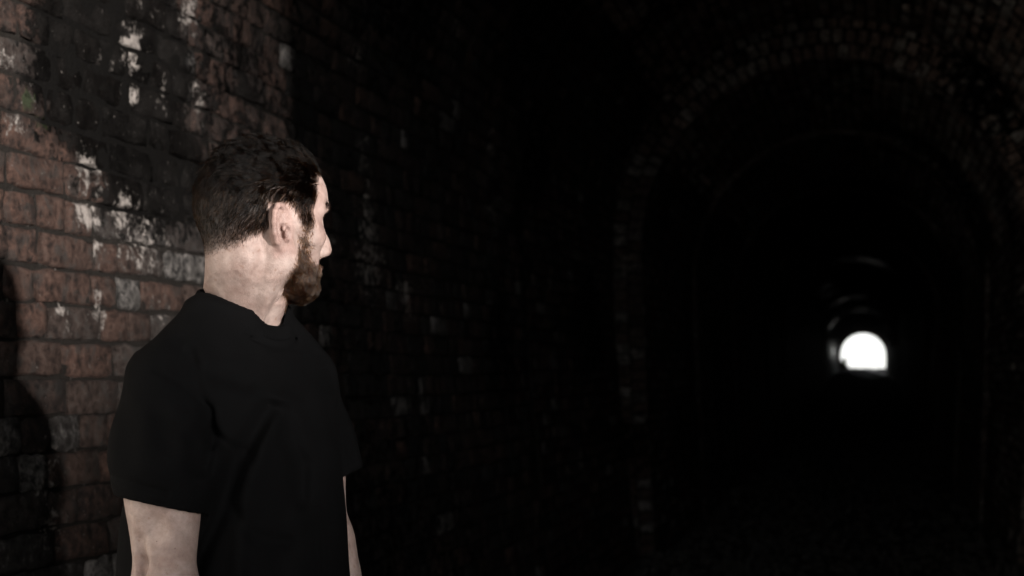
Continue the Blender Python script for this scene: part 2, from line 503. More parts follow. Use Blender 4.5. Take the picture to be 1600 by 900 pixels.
def ring_wall(name, p_in, off_in, p_out, off_out, s, flip, mat):
    t = np.linspace(0.001, 0.999, 150)
    xi, zi, *_ = p_in.at(t * p_in.L, off_in)
    xo, zo, *_ = p_out.at(t * p_out.L, off_out)
    V = np.concatenate([np.stack([xi, np.full(150, s), zi], 1), np.stack([xo, np.full(150, s), zo], 1)])
    a = np.arange(149)
    Q = np.stack([a, a + 1, a + 151, a + 150], 1)
    if flip: Q = Q[:, ::-1]
    return obj(name, qmesh(name, V, Q, True, wall_attrs(V)), mat, tunnel)

ring_wall('step_face', PA, 0.0, PB, 0.3, S_A, True, M_MORTAR)
ring_wall('step_face', PC, 0.004, PB, 0.3, S_B + 0.01, False, M_MORTAR)

# all bricks
setsA = lay(PA, S_PORTAL + 0.02, S_A - 0.005, 0.0)
# phase the courses so that a bed joint runs at eye height
setsB = lay(PB, S_A + 0.01, S_B - 0.01, 0.02)
setsC = lay(PC, S_B + 0.02, S_BRICK, 0.03)
setsF = lay_face(PC, S_B, 3)
PD = Profile(-0.285, 1.372, 2.40, 0.10)
RINGS = []
for s_r in (14.2, 18.4, 24.0):
    RINGS.append(lay_face(PD, s_r, 1))
    RINGS.append(lay(PD, s_r + 0.02, s_r + 0.6, 0.05))
    ring_wall('step_face', PD, 0.003, PC, 0.1, s_r + 0.008, False, M_MORTAR)
    sheet('mortar_bed', PD, np.linspace(s_r + 0.008, s_r + 0.6, 5), 0.008, M_MORTAR)
    ring_wall('step_face', PD, 0.003, PC, 0.1, s_r + 0.6, True, M_MORTAR)
# tone of the near wall: greyer near the figure, redder at the lit edge
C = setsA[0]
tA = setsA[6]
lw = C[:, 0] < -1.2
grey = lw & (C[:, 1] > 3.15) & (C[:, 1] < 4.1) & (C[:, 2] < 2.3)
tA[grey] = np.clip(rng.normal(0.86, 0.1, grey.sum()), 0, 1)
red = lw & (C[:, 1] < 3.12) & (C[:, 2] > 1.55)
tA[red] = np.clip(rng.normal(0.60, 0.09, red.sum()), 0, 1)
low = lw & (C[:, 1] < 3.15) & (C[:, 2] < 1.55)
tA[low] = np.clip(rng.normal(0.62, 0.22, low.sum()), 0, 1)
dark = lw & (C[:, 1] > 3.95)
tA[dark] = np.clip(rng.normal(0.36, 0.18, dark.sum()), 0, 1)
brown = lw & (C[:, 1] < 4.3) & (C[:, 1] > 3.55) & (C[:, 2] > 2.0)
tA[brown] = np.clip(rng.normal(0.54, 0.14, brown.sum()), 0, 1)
LA = [np.concatenate(x) for x in zip(setsA, setsB, setsC, setsF, *RINGS)]
Cc, Aa, Bb, Nn, la, lb, tone = LA
pale = (rng.random(len(Cc)) < np.where((Cc[:, 1] > 7.6) & ((Cc[:, 0] > -1) | (Cc[:, 1] > 10.7)), 0.16, 0.03)) & ((Cc[:, 1] > 3.8) | (Cc[:, 0] > -1))
pale |= (Cc[:, 1] > 7.6) & (Cc[:, 0] > 0.2) & (rng.random(len(Cc)) < 0.16)
tone[pale] = 1.0
proud = rng.normal(0.0, 0.0028, len(Cc)) + (rng.random(len(Cc)) < 0.06) * np.abs(rng.normal(0, 0.006, len(Cc)))
proud = np.maximum(proud, -0.0025)

# which bricks show largest from the viewpoint
fwd = np.array([-math.sin(PSI) * math.cos(PITCH), math.cos(PSI) * math.cos(PITCH), math.sin(PITCH)])
rgt = np.array([math.cos(PSI), math.sin(PSI), 0.0])
upv = np.cross(rgt, fwd)
def project(P):
    q = P - np.array([0, 0, EYE])
    d = q @ fwd
    return 800 + 2222.2 * (q @ rgt) / d, 450 - 2222.2 * (q @ upv) / d, d
px, py, dep = project(Cc)
vdir = Cc - np.array([0, 0, EYE])
vdir /= np.linalg.norm(vdir, axis=1)[:, None]
area = la * lb * np.abs((vdir * Nn).sum(1)) / dep ** 2
hidden = ((px > 200) & (px < 535) & (py > 530)) | ((px > 318) & (px < 490) & (py > 225) & (py < 540)) | ((px > 185) & (px < 330) & (py > 640)) | ((px > 240) & (px < 480) & (py > 500))
ok = (px > -25) & (px < 1600) & (py > -20) & (py < 920) & (dep > 0.5) & ~hidden & ((vdir * Nn).sum(1) < 0)
order = np.argsort(-np.where(ok, area, -1))
single = order[:300]
nearm = (Cc[:, 0] < -1.0) & (Cc[:, 1] < 5.2) & (Cc[:, 2] > 0.6) & (Cc[:, 2] < 3.0)
mask_single = np.zeros(len(Cc), bool)
mask_single[single] = True

def make(sel, tpl, worn):
    V = build_bricks(Cc[sel], Aa[sel], Bb[sel], Nn[sel], la[sel], lb[sel], proud[sel], tone[sel], tpl, worn)
    return V
Vs = make(single, TPL_NEAR, 1.0)
for k in range(len(single)):
    V = Vs[k]
    o = V.mean(0)
    at = wall_attrs(V)
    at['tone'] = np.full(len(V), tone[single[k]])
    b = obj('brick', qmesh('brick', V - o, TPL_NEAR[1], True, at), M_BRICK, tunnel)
    b.location = o
parts = []
for sel, tpl, w in ((np.where(nearm & ~mask_single)[0], TPL_NEAR, 1.0), (np.where(~nearm & ~mask_single)[0], TPL_FAR, 0.8)):
    V = make(sel, tpl, w)
    n, m = V.shape[:2]
    Q = (tpl[1][None] + (np.arange(n) * m)[:, None, None]).reshape(-1, 4)
    parts.append((V.reshape(-1, 3), Q, np.repeat(tone[sel], m)))
V = np.concatenate([parts[0][0], parts[1][0]])
Q = np.concatenate([parts[0][1], parts[1][1] + len(parts[0][0])])
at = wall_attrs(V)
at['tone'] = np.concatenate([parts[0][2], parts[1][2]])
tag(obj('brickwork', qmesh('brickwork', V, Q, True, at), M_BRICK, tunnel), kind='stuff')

# portal walls at both ends: a facade with the tunnel mouth cut out, half a metre thick
def portal(name, prof, off, s_front, s_back, half, top):
    t = np.linspace(0.001, 0.999, 90)
    xi, zi, *_ = prof.at(t * prof.L, off)
    d = np.stack([xi - prof.xc, zi - 1.2], 1)
    k = np.minimum(half / np.maximum(np.abs(d[:, 0]), 1e-6), np.where(d[:, 1] > 0, (top - 1.2) / np.maximum(d[:, 1], 1e-6), 1e9))
    k = np.where(d[:, 1] <= 0, half / np.abs(d[:, 0]), k)
    xo, zo = prof.xc + d[:, 0] * k, np.maximum(1.2 + d[:, 1] * k, -0.3)
    n = 90
    rings = [(xi, zi, s_front), (xo, zo, s_front), (xo, zo, s_back), (xi, zi, s_back)]
    V = np.concatenate([np.stack([x, np.full(n, s), z], 1) for x, z, s in rings])
    a = np.arange(n - 1)
    Q = []
    for r in range(4):
        b, c = r * n, ((r + 1) % 4) * n
        Q.append(np.stack([b + a, c + a, c + a + 1, b + a + 1], 1))
    Q = np.concatenate(Q)
    at = wall_attrs(V)
    at['coord'] = np.stack([V[:, 0], V[:, 2], V[:, 1]], 1)
    return obj(name, qmesh(name, V, Q, False, at), M_FAR, tunnel)
portal('near_portal', PA, 0.0, S_PORTAL - 0.10, S_PORTAL + 0.018, 6.0, 6.2)
portal('far_portal', PC, -0.15, S_EXIT - 0.02, S_EXIT + 0.5, 6.0, 6.2)

# ------------------------------------------------------------------ ground
def ground_mat():
    t = NT('trodden_ballast')
    p = t.pos()
    n1 = t.noise(p, 1.2, 6)
    n2 = t.noise(p, 30, 6, 0.6)
    v = t.n('ShaderNodeTexVoronoi')
    t.put(v.inputs['Vector'], p)
    v.inputs['Scale'].default_value = 28
    col = t.mix(n1, (0.030, 0.027, 0.023), (0.075, 0.066, 0.056))
    col = t.scale(col, t.lin(n2, 0.3, 0.7, 0.6, 1.3))
    t.bump(t.m('SUBTRACT', n2, v.outputs['Distance']), 0.8, 0.03)
    return t.out(col, 0.9, 0.3)

def floor_z(x, y):
    z = np.interp(y, [2, 30, 66, 76, 79, 84, 95, 400], [0, 0.0, 1.12, 1.15, 1.16, 1.63, 1.60, 1.0])
    inside = np.clip((y - 2) / 2, 0, 1)
    z = z + inside * 0.05 * vnoise(np.stack([x, y * 0.6, 0 * x], -1), 1.1, 11)
    z = z + np.clip((y - 62) / 8, 0, 1) * np.clip((84 - y) / 3, 0, 1) * np.clip((-x - 0.15) / 0.8, 0, 1) * 0.22
    return z
ys = np.unique(np.concatenate([np.linspace(-300, -10, 12), np.linspace(-10, 2, 10), np.linspace(2, 100, 260), np.linspace(100, 1500, 20)]))
xs = np.unique(np.concatenate([np.linspace(-800, -8, 14), np.linspace(-8, -2.2, 6), np.linspace(-2.2, 1.8, 40), np.linspace(1.8, 8, 6), np.linspace(8, 800, 14)]))
XX, YY = np.meshgrid(xs, ys)
ZZ = floor_z(XX, YY)
i, j = np.meshgrid(np.arange(len(xs) - 1), np.arange(len(ys) - 1))
a = (j * len(xs) + i).ravel()
tag(obj('ground', qmesh('ground', np.stack([XX, YY, ZZ], -1).reshape(-1, 3), np.stack([a, a + 1, a + 1 + len(xs), a + len(xs)], 1), True), ground_mat()), kind='structure')

# loose stones on the tunnel floor
def stone_mat():
    t = NT('ballast_stone')
    p = t.pos()
    n = t.noise(p, 25, 5)
    return t.out(t.mix(n, (0.025, 0.023, 0.021), (0.085, 0.078, 0.07)), 0.85, 0.3)
n = 5200
sx, sy = rng.uniform(-1.62, 1.05, n), 8.5 + 30 * rng.random(n) ** 1.8
r = rng.uniform(0.015, 0.05, n)
ico = np.array([(0, 0, 1), (.9, 0, .2), (.28, .85, .2), (-.73, .53, .2), (-.73, -.53, .2), (.28, -.85, .2), (0, 0, -.6)])
icf = np.array([(0, 1, 2), (0, 2, 3), (0, 3, 4), (0, 4, 5), (0, 5, 1), (6, 2, 1), (6, 3, 2), (6, 4, 3), (6, 5, 4), (6, 1, 5)])
P = ico[None] * (r[:, None, None] * rng.uniform(0.6, 1.3, (n, 7, 3)))
ang = rng.uniform(0, 6.28, n)
ca, sa = np.cos(ang)[:, None], np.sin(ang)[:, None]
P = np.stack([P[..., 0] * ca - P[..., 1] * sa, P[..., 0] * sa + P[..., 1] * ca, P[..., 2]], -1)
P += np.stack([sx, sy, floor_z(sx, sy) + r * 0.15], 1)[:, None]
tag(obj('gravel', qmesh('gravel', P.reshape(-1, 3), (icf[None] + (np.arange(n) * 7)[:, None, None]).reshape(-1, 3)), stone_mat()), kind='stuff')

# pale strip painting a streak of light on the floor at the far mouth
def streak_mat():
    t = NT('painted_streak')
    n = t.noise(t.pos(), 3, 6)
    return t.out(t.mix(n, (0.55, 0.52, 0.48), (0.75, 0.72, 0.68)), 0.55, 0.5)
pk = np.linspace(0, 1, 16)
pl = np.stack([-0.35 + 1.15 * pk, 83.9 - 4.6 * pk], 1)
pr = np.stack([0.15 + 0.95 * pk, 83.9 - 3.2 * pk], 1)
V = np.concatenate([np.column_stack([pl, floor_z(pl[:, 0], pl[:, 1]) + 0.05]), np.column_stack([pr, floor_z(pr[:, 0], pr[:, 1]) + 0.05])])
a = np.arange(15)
tag(obj('path', qmesh('path', V, np.stack([a, a + 16, a + 17, a + 1], 1)), streak_mat()), kind='structure')  # light on the floor drawn as a pale surface

# hill above the tunnel
def grass_mat():
    t = NT('hill_grass')
    p = t.pos()
    return t.out(t.mix(t.noise(p, 0.8, 8), (0.03, 0.045, 0.015), (0.08, 0.09, 0.035)), 0.9, 0.2)
hx, hy = np.linspace(-60, 60, 41), np.linspace(S_PORTAL + 0.0, S_EXIT + 0.4, 40)
HX, HY = np.meshgrid(hx, hy)
HZ = 5.6 - np.clip((np.abs(HX) - 5.8) / 12, 0, 1) * 4.0 + 0.3 * vnoise(np.stack([HX, HY, 0 * HX], -1), 0.15, 3)
HZ = HZ + 8 * np.exp(-((HY - 43) / 18) ** 2) 
i, j = np.meshgrid(np.arange(40), np.arange(39))
a = (j * 41 + i).ravel()
tag(obj('hillside', qmesh('hillside', np.stack([HX, HY, HZ], -1).reshape(-1, 3), np.stack([a, a + 1, a + 42, a + 41], 1), True), grass_mat()), kind='structure')

# ------------------------------------------------------------------ vegetation
def leaf_mat(name, c0, c1):
    t = NT(name)
    t.put(t.bsdf.inputs['Transmission Weight'], 0.0)
    return t.out(t.mix(t.noise(t.pos(), 5, 3), c0, c1), 0.6, 0.3)
M_LEAF = leaf_mat('leaf', (0.035, 0.055, 0.018), (0.075, 0.10, 0.035))
M_BARK = NT('bark').out((0.06, 0.048, 0.038), 0.9)

def leaves_mesh(name, P, size):
    n = len(P)
    d1 = rng.normal(size=(n, 3)); d1 /= np.linalg.norm(d1, axis=1)[:, None]
    d2 = rng.normal(size=(n, 3)); d2 -= d1 * (d1 * d2).sum(1)[:, None]; d2 /= np.linalg.norm(d2, axis=1)[:, None]
    s = size * rng.uniform(0.6, 1.3, (n, 1))
    V = np.stack([P - d1 * s, P + d2 * s * 0.45, P + d1 * s, P - d2 * s * 0.45], 1).reshape(-1, 3)
    return qmesh(name, V, np.arange(4 * n).reshape(n, 4))

def tube(name, path, rad, sides=8):
    path, rad = np.array(path, float), np.array(rad, float)
    V, Q = [], []
    for k, (p, r) in enumerate(zip(path, rad)):
        d = path[min(k + 1, len(path) - 1)] - path[max(k - 1, 0)]
        d /= np.linalg.norm(d)
        a = np.cross(d, (0.3, 1, 0.1)); a /= np.linalg.norm(a)
        b = np.cross(d, a)
        for q in range(sides):
            an = 2 * math.pi * q / sides
            V.append(p + r * (a * math.cos(an) + b * math.sin(an)))
    for k in range(len(path) - 1):
        for q in range(sides):
            q2 = (q + 1) % sides
            Q.append((k * sides + q, k * sides + q2, (k + 1) * sides + q2, (k + 1) * sides + q))
    return qmesh(name, np.array(V), np.array(Q), True)

def shrub(name, label, cat, base, h, w, n, size):
    root = tag(empty(name, base), label, cat)
    c = rng.normal(size=(14, 3)) * np.array([w, w, h]) * 0.3 + np.array([0, 0, h * 0.55])
    P = c[rng.integers(0, 14, n)] + rng.normal(size=(n, 3)) * np.array([w, w, h]) * 0.13
    P[:, 2] = np.abs(P[:, 2])
    obj('foliage', leaves_mesh('foliage', P, size), M_LEAF, root)
    obj('stem', tube('stem', [(0, 0, -0.1), (0.03, 0, h * 0.2), (0.0, 0.04, h * 0.45)], [0.04, 0.03, 0.01]), M_BARK, root)
    return root
shrub('bush', 'small dark bush at the lower left of the bright far tunnel mouth', 'bush', (-1.42, 84.2, 1.58), 0.42, 0.36, 3200, 0.05)
# unseen trees added behind the viewpoint to shape the low sun into a gap
SE, ST = np.array([0.530, 0.848]), np.array([0.848, -0.530])
def sun_screen(name, label, cat, wr, tr, zr, n, size, trunk_w, density, group=None):
    """tree added to screen the sun, at across-sun offset w, t metres towards the sun"""
    w, t, z = rng.uniform(*wr, n * 3), rng.uniform(*tr, n * 3), rng.uniform(*zr, n * 3)
    P = w[:, None] * SE + t[:, None] * ST
    P = np.concatenate([P, z[:, None]], 1)
    keep = rng.random(len(P)) < density(w, t, z) * np.clip(0.75 + 0.9 * vnoise(P, 1.1, 21), 0.1, 1)
    P = P[keep][:n]
    tm = 0.5 * (tr[0] + tr[1])
    b = trunk_w * SE + tm * ST
    base = np.array([b[0], b[1], 0.0])
    root = tag(empty(name, base), label, cat, group)
    top = zr[1] * 0.75
    obj('trunk', tube('trunk', [(0, 0, -0.1), (0.05, 0, top * 0.4), (0.1, 0.08, top * 0.7), (0.05, 0.1, top)], [0.22, 0.17, 0.12, 0.04]), M_BARK, root)
    obj('crown', leaves_mesh('crown', P - base, size), M_LEAF, root)
    return root
def ramp01(x, a, b): return np.clip((x - a) / (b - a), 0, 1)
sun_screen('added_tree', 'leafy tree put in unseen to dim the sun right of the gap', 'added_tree', (1.2, 6.8), (9, 13), (0.2, 8), 26000, 0.1, 4.0,
      lambda w, t, z: 0.03 + 0.25 * ramp01(w, 1.25, 1.9 + 0.5 * np.clip(z - 3.0, 0, 1.2)) + 0.7 * ramp01(w, 1.75 + 0.35 * np.clip(z - 3.1, 0, 1.2), 2.75 + 0.35 * np.clip(z - 3.1, 0, 1.2)))
sun_screen('added_tree', 'tall tree put in unseen to close the gap above the low sun', 'added_tree', (-0.6, 3.8), (14, 17), (4.6, 10), 16000, 0.12, 3.6, lambda w, t, z: ramp01(z, 4.4, 5.2))
sun_screen('added_hedge', 'thin low hedge put in unseen to filter the low sun', 'added_hedge', (0.3, 2.8), (12.5, 14), (0.0, 3.4), 6500, 0.085, 1.9, lambda w, t, z: 1 - ramp01(z, 2.6, 3.3))

def sky_screen(label, c, rad, zr, n):  # added out of view, keeps the high sky off the near mouth
    P = rng.uniform(-1, 1, (n * 2, 3))
    P = P[(P[:, 0] ** 2 + P[:, 1] ** 2) < 1][:n]
    P = P * np.array([rad[0], rad[1], 0.5 * (zr[1] - zr[0])]) + np.array([0, 0, 0.5 * (zr[0] + zr[1])])
    root = tag(empty('added_tree', c), label, 'added_tree')
    obj('trunk', tube('trunk', [(0, 0, -0.1), (0.1, 0, 2), (0.0, 0.15, 4), (0.2, 0.1, zr[1])], [0.3, 0.24, 0.18, 0.05]), M_BARK, root)
    obj('crown', leaves_mesh('crown', P, 0.2), M_LEAF, root)
sky_screen('broad tree put in unseen on the right to block high sky', (7.0, -0.6, 0), (6.5, 5.0), (5.6, 9), 15000)
sky_screen('broad tree put in unseen on the left to block high sky', (-6.2, -3.5, 0), (7.0, 6.0), (5.8, 9), 16000)
# added unseen pale wall facing the sun, bouncing its light into the tunnel
def bounce_wall_mat():
    t = NT('bounce_stone')
    p = t.pos()
    n = t.noise(p, 1.5, 8, 0.6)
    t.bump(t.noise(p, 9, 6), 0.6, 0.03)
    return t.out(t.mix(n, (0.55, 0.52, 0.47), (0.72, 0.69, 0.63)), 0.9, 0.2)
M_PALE = bounce_wall_mat()
rw = tag(empty('bounce_wall', (-3.3, S_PORTAL - 0.12, 0)), 'tall pale wall added unseen outside the near tunnel mouth to bounce sunlight inside', 'wall')
def wall_run(name, x0, x1, z0, z1, y0, y1, slant):
    n = 24
    y = np.linspace(y0, y1, n)
    sx = slant * np.abs(y)
    ring = [(x0, z0), (x1, z0), (x1, z1), (x0 - 0.25 * 0, z1)]
    V = np.stack([np.stack([x - sx, y, np.full(n, z)], 1) for x, z in ring], 1).reshape(-1, 3)
    Q = [(k * 4 + i, k * 4 + (i + 1) % 4, (k + 1) * 4 + (i + 1) % 4, (k + 1) * 4 + i) for k in range(n - 1) for i in range(4)]
    Q += [(0, 3, 2, 1), (n * 4 - 4, n * 4 - 3, n * 4 - 2, n * 4 - 1)]
    return obj(name, qmesh(name, V, np.array(Q)), M_PALE, rw)
wall_run('stonework', -0.5, 0.0, -0.2, 4.6, 0.0, -40.0, 0.03)
wall_run('coping', -0.58, 0.07, 4.603, 4.75, 0.0, -40.0, 0.03)

# ------------------------------------------------------------------ the man
# local axes: +X to the camera's right, +Y away from it, Z up; shaped as one distance field on a graded grid, then skinned by surface nets
man = tag(empty('person', (-0.947, 2.055, 0.0), PSI), 'bearded short-haired man in a plain black t-shirt looking over his shoulder into the tunnel', 'person')

class Field:
    def __init__(s, xs, ys, zs):
        s.ax = [np.asarray(a, np.float32) for a in (xs, ys, zs)]
        s.F = np.full([len(a) for a in s.ax], 0.06, np.float32)
    def box(s, lo, hi):
        sl = tuple(slice(max(int(np.searchsorted(a, l)) - 1, 0), int(np.searchsorted(a, h)) + 1) for a, l, h in zip(s.ax, lo, hi))
        return sl, (s.ax[0][sl[0]][:, None, None], s.ax[1][sl[1]][None, :, None], s.ax[2][sl[2]][None, None, :])
    def apply(s, lo, hi, fn, k, op='add'):
        m = k + 0.012
        sl, g = s.box(np.array(lo) - m, np.array(hi) + m)
        if min(q.stop - q.start for q in sl) < 1: return
        d = fn(*g)
        f = s.F[sl]
        if op == 'cut':
            h = np.maximum(k - np.abs(f + d), 0) / max(k, 1e-6)
            s.F[sl] = np.maximum(f, -d) + h * h * k / 4
        elif op == 'and':
            s.F[sl] = np.maximum(f, d)
        else:
            h = np.maximum(k - np.abs(f - d), 0) / max(k, 1e-6)
            s.F[sl] = np.minimum(f, d) - h * h * k / 4
    def capsule(s, a, b, ra, rb, k=0.02, op='add'):
        a, b = np.array(a, float), np.array(b, float)
        ab = b - a
        L2 = float(ab @ ab) + 1e-12
        r = max(ra, rb)
        def fn(x, y, z):
            t = np.clip(((x - a[0]) * ab[0] + (y - a[1]) * ab[1] + (z - a[2]) * ab[2]) / L2, 0, 1)
            return np.sqrt((x - a[0] - t * ab[0]) ** 2 + (y - a[1] - t * ab[1]) ** 2 + (z - a[2] - t * ab[2]) ** 2) - (ra + (rb - ra) * t)
        s.apply(np.minimum(a, b) - r, np.maximum(a, b) + r, fn, k, op)
    def path(s, pts, rads, k=0.02, op='add'):
        for i in range(len(pts) - 1):
            s.capsule(pts[i], pts[i + 1], rads[i], rads[i + 1], k, op)
    def ell(s, c, r, Rm=None, k=0.02, op='add'):
        c = np.array(c, float); r = np.array(r, float)
        Rm = np.eye(3) if Rm is None else Rm              # columns = axes of the ellipsoid
        m = r.max()
        def fn(x, y, z):
            q = [((x - c[0]) * Rm[0, i] + (y - c[1]) * Rm[1, i] + (z - c[2]) * Rm[2, i]) for i in range(3)]
            k0 = np.sqrt(sum((q[i] / r[i]) ** 2 for i in range(3)))
            k1 = np.sqrt(sum((q[i] / r[i] ** 2) ** 2 for i in range(3))) + 1e-9
            return k0 * (k0 - 1) / k1
        s.apply(c - m, c + m, fn, k, op)
    def mesh(s):
        F = s.F; xs, ys, zs = s.ax
        S = F < 0
        cnt = np.zeros([n - 1 for n in F.shape], np.int8)
        offs = [(i, j, k) for i in (0, 1) for j in (0, 1) for k in (0, 1)]
        sh = cnt.shape
        for o in offs:
            cnt += S[o[0]:o[0] + sh[0], o[1]:o[1] + sh[1], o[2]:o[2] + sh[2]]
        I = np.argwhere((cnt > 0) & (cnt < 8))
        ids = np.full(sh, -1, np.int32)
        ids[I[:, 0], I[:, 1], I[:, 2]] = np.arange(len(I))
        acc, num = np.zeros((len(I), 3)), np.zeros(len(I))
        for a in range(8):
            for ax in range(3):
                o = offs[a]
                if o[ax]: continue
                p = list(o); p[ax] = 1
                i0, i1 = I + np.array(o), I + np.array(p)
                f0, f1 = F[tuple(i0.T)].astype(float), F[tuple(i1.T)].astype(float)
                ch = (f0 < 0) != (f1 < 0)
                t = np.where(ch, f0 / np.where(ch, f0 - f1, 1), 0)[:, None]
                P0 = np.stack([xs[i0[:, 0]], ys[i0[:, 1]], zs[i0[:, 2]]], 1)
                P1 = np.stack([xs[i1[:, 0]], ys[i1[:, 1]], zs[i1[:, 2]]], 1)
                acc += np.where(ch[:, None], P0 + t * (P1 - P0), 0)
                num += ch
        V = acc / np.maximum(num, 1)[:, None]
        Qs = []
        for ax in range(3):
            u, v = (ax + 1) % 3, (ax + 2) % 3
            lo = [slice(None)] * 3; hi = [slice(None)] * 3
            lo[ax], hi[ax] = slice(0, -1), slice(1, None)
            E = np.argwhere(S[tuple(lo)] != S[tuple(hi)])
            E = E[(E[:, u] > 0) & (E[:, v] > 0) & (E[:, u] < sh[u]) & (E[:, v] < sh[v])]
            def cell(du, dv):
                c = E.copy(); c[:, u] -= du; c[:, v] -= dv
                return ids[tuple(c.T)]
            q = np.stack([cell(1, 1), cell(0, 1), cell(0, 0), cell(1, 0)], 1)
            inside = S[tuple(E.T)]
            q[~inside] = q[~inside][:, ::-1]
            Qs.append(q)
        Q = np.concatenate(Qs)
        Q = Q[(Q >= 0).all(1)]
        return V, Q

def relax(V, Q, it=2, lam=0.5):
    """light Laplacian smoothing"""
    e = np.concatenate([Q[:, [0, 1]], Q[:, [1, 2]], Q[:, [2, 3]], Q[:, [3, 0]]])
    e = np.concatenate([e, e[:, ::-1]])
    deg = np.bincount(e[:, 0], minlength=len(V)).astype(float)[:, None]
    for _ in range(it):
        s = np.stack([np.bincount(e[:, 0], weights=V[e[:, 1], c], minlength=len(V)) for c in range(3)], 1)
        V = V + lam * (s / np.maximum(deg, 1) - V)
    return V

def graded(lo, hi, a, b, fine, coarse):
    return np.concatenate([np.arange(lo, a, coarse), np.arange(a, b, fine), np.arange(b, hi, coarse)])

# frames: torso faces 58 degrees to the right of the viewer, the head is turned on to 115 degrees
TA, HA = R_(58), R_(36)
TX = np.array([math.cos(TA), math.sin(TA), 0.0])            # his left
TY = np.array([-math.sin(TA), math.cos(TA), 0.0])           # his back
def T(x, y, z): return TX * x + TY * y + np.array([0.0, 0, z])
HF = np.array([math.cos(HA), math.sin(HA), 0.0])            # where the face points
HL = np.array([-math.sin(HA), math.cos(HA), 0.0])           # his left ear
HZ_ = np.array([0, 0, 1.0])
HO = np.array([0.034, -0.034, 1.676])                       # between the eyes' level and the ears, mid skull
HR = np.stack([HF, HL, HZ_], 1)
def Hd(x, y, z): return HO + HF * x + HL * y + HZ_ * z
def to_head(P): return (P - HO) @ HR
def rot_h(yaw=0, pitch=0, roll=0):
    """ellipsoid axes in the head frame, degrees"""
    cy, sy, cp, sp, cr, sr = [f(R_(a)) for a in (yaw, pitch, roll) for f in (math.cos, math.sin)]
    Rz = np.array([[cy, -sy, 0], [sy, cy, 0], [0, 0, 1]])
    Ry = np.array([[cp, 0, sp], [0, 1, 0], [-sp, 0, cp]])
    Rx = np.array([[1, 0, 0], [0, cr, -sr], [0, sr, cr]])
    return HR @ Rz @ Ry @ Rx

B = Field(graded(-0.34, 0.36, -0.085, 0.16, 0.0020, 0.005), graded(-0.36, 0.36, -0.145, 0.10, 0.0020, 0.005), graded(0.60, 1.83, 1.515, 1.83, 0.0020, 0.0045))
# -- trunk
def stack(F, prof, off, k=0.03, ex=2.4, zlo=None, zhi=None):
    """torso column: rows (z, half width, half depth, forward shift)"""
    P = np.array(prof)
    zl, zh = P[0, 0] if zlo is None else zlo, P[-1, 0] if zhi is None else zhi
    def fn(x, y, z):
        a, b, c = (np.interp(z.ravel(), P[:, 0], P[:, i]).reshape(1, 1, -1) for i in (1, 2, 3))
        a, b = a + off, b + off
        u = x * TX[0] + y * TX[1]
        v = x * TY[0] + y * TY[1] + c
        n = (np.abs(u / a) ** ex + np.abs(v / b) ** ex) ** (1 / ex)
        d = (n - 1) * np.minimum(a, b) * 0.9
        return np.maximum(d, np.maximum(zl - z, z - zh))
    F.apply((-0.33, -0.33, zl), (0.33, 0.33, zh), fn, k)
BODY = [(0.85, .150, .105, 0.0), (0.95, .150, .11, .0), (1.08, .122, .105, .0), (1.25, .118, .115, .0), (1.36, .122, .105, .0), (1.44, .125, .080, .0), (1.49, .09, .055, -.005), (1.52, .055, .048, -.01)]
stack(B, BODY, 0.0)
for s in (-1, 1):
    B.capsule(T(0.025 * s, 0.02, 1.51), T(0.15 * s, 0.01, 1.42), 0.034, 0.048, 0.04)
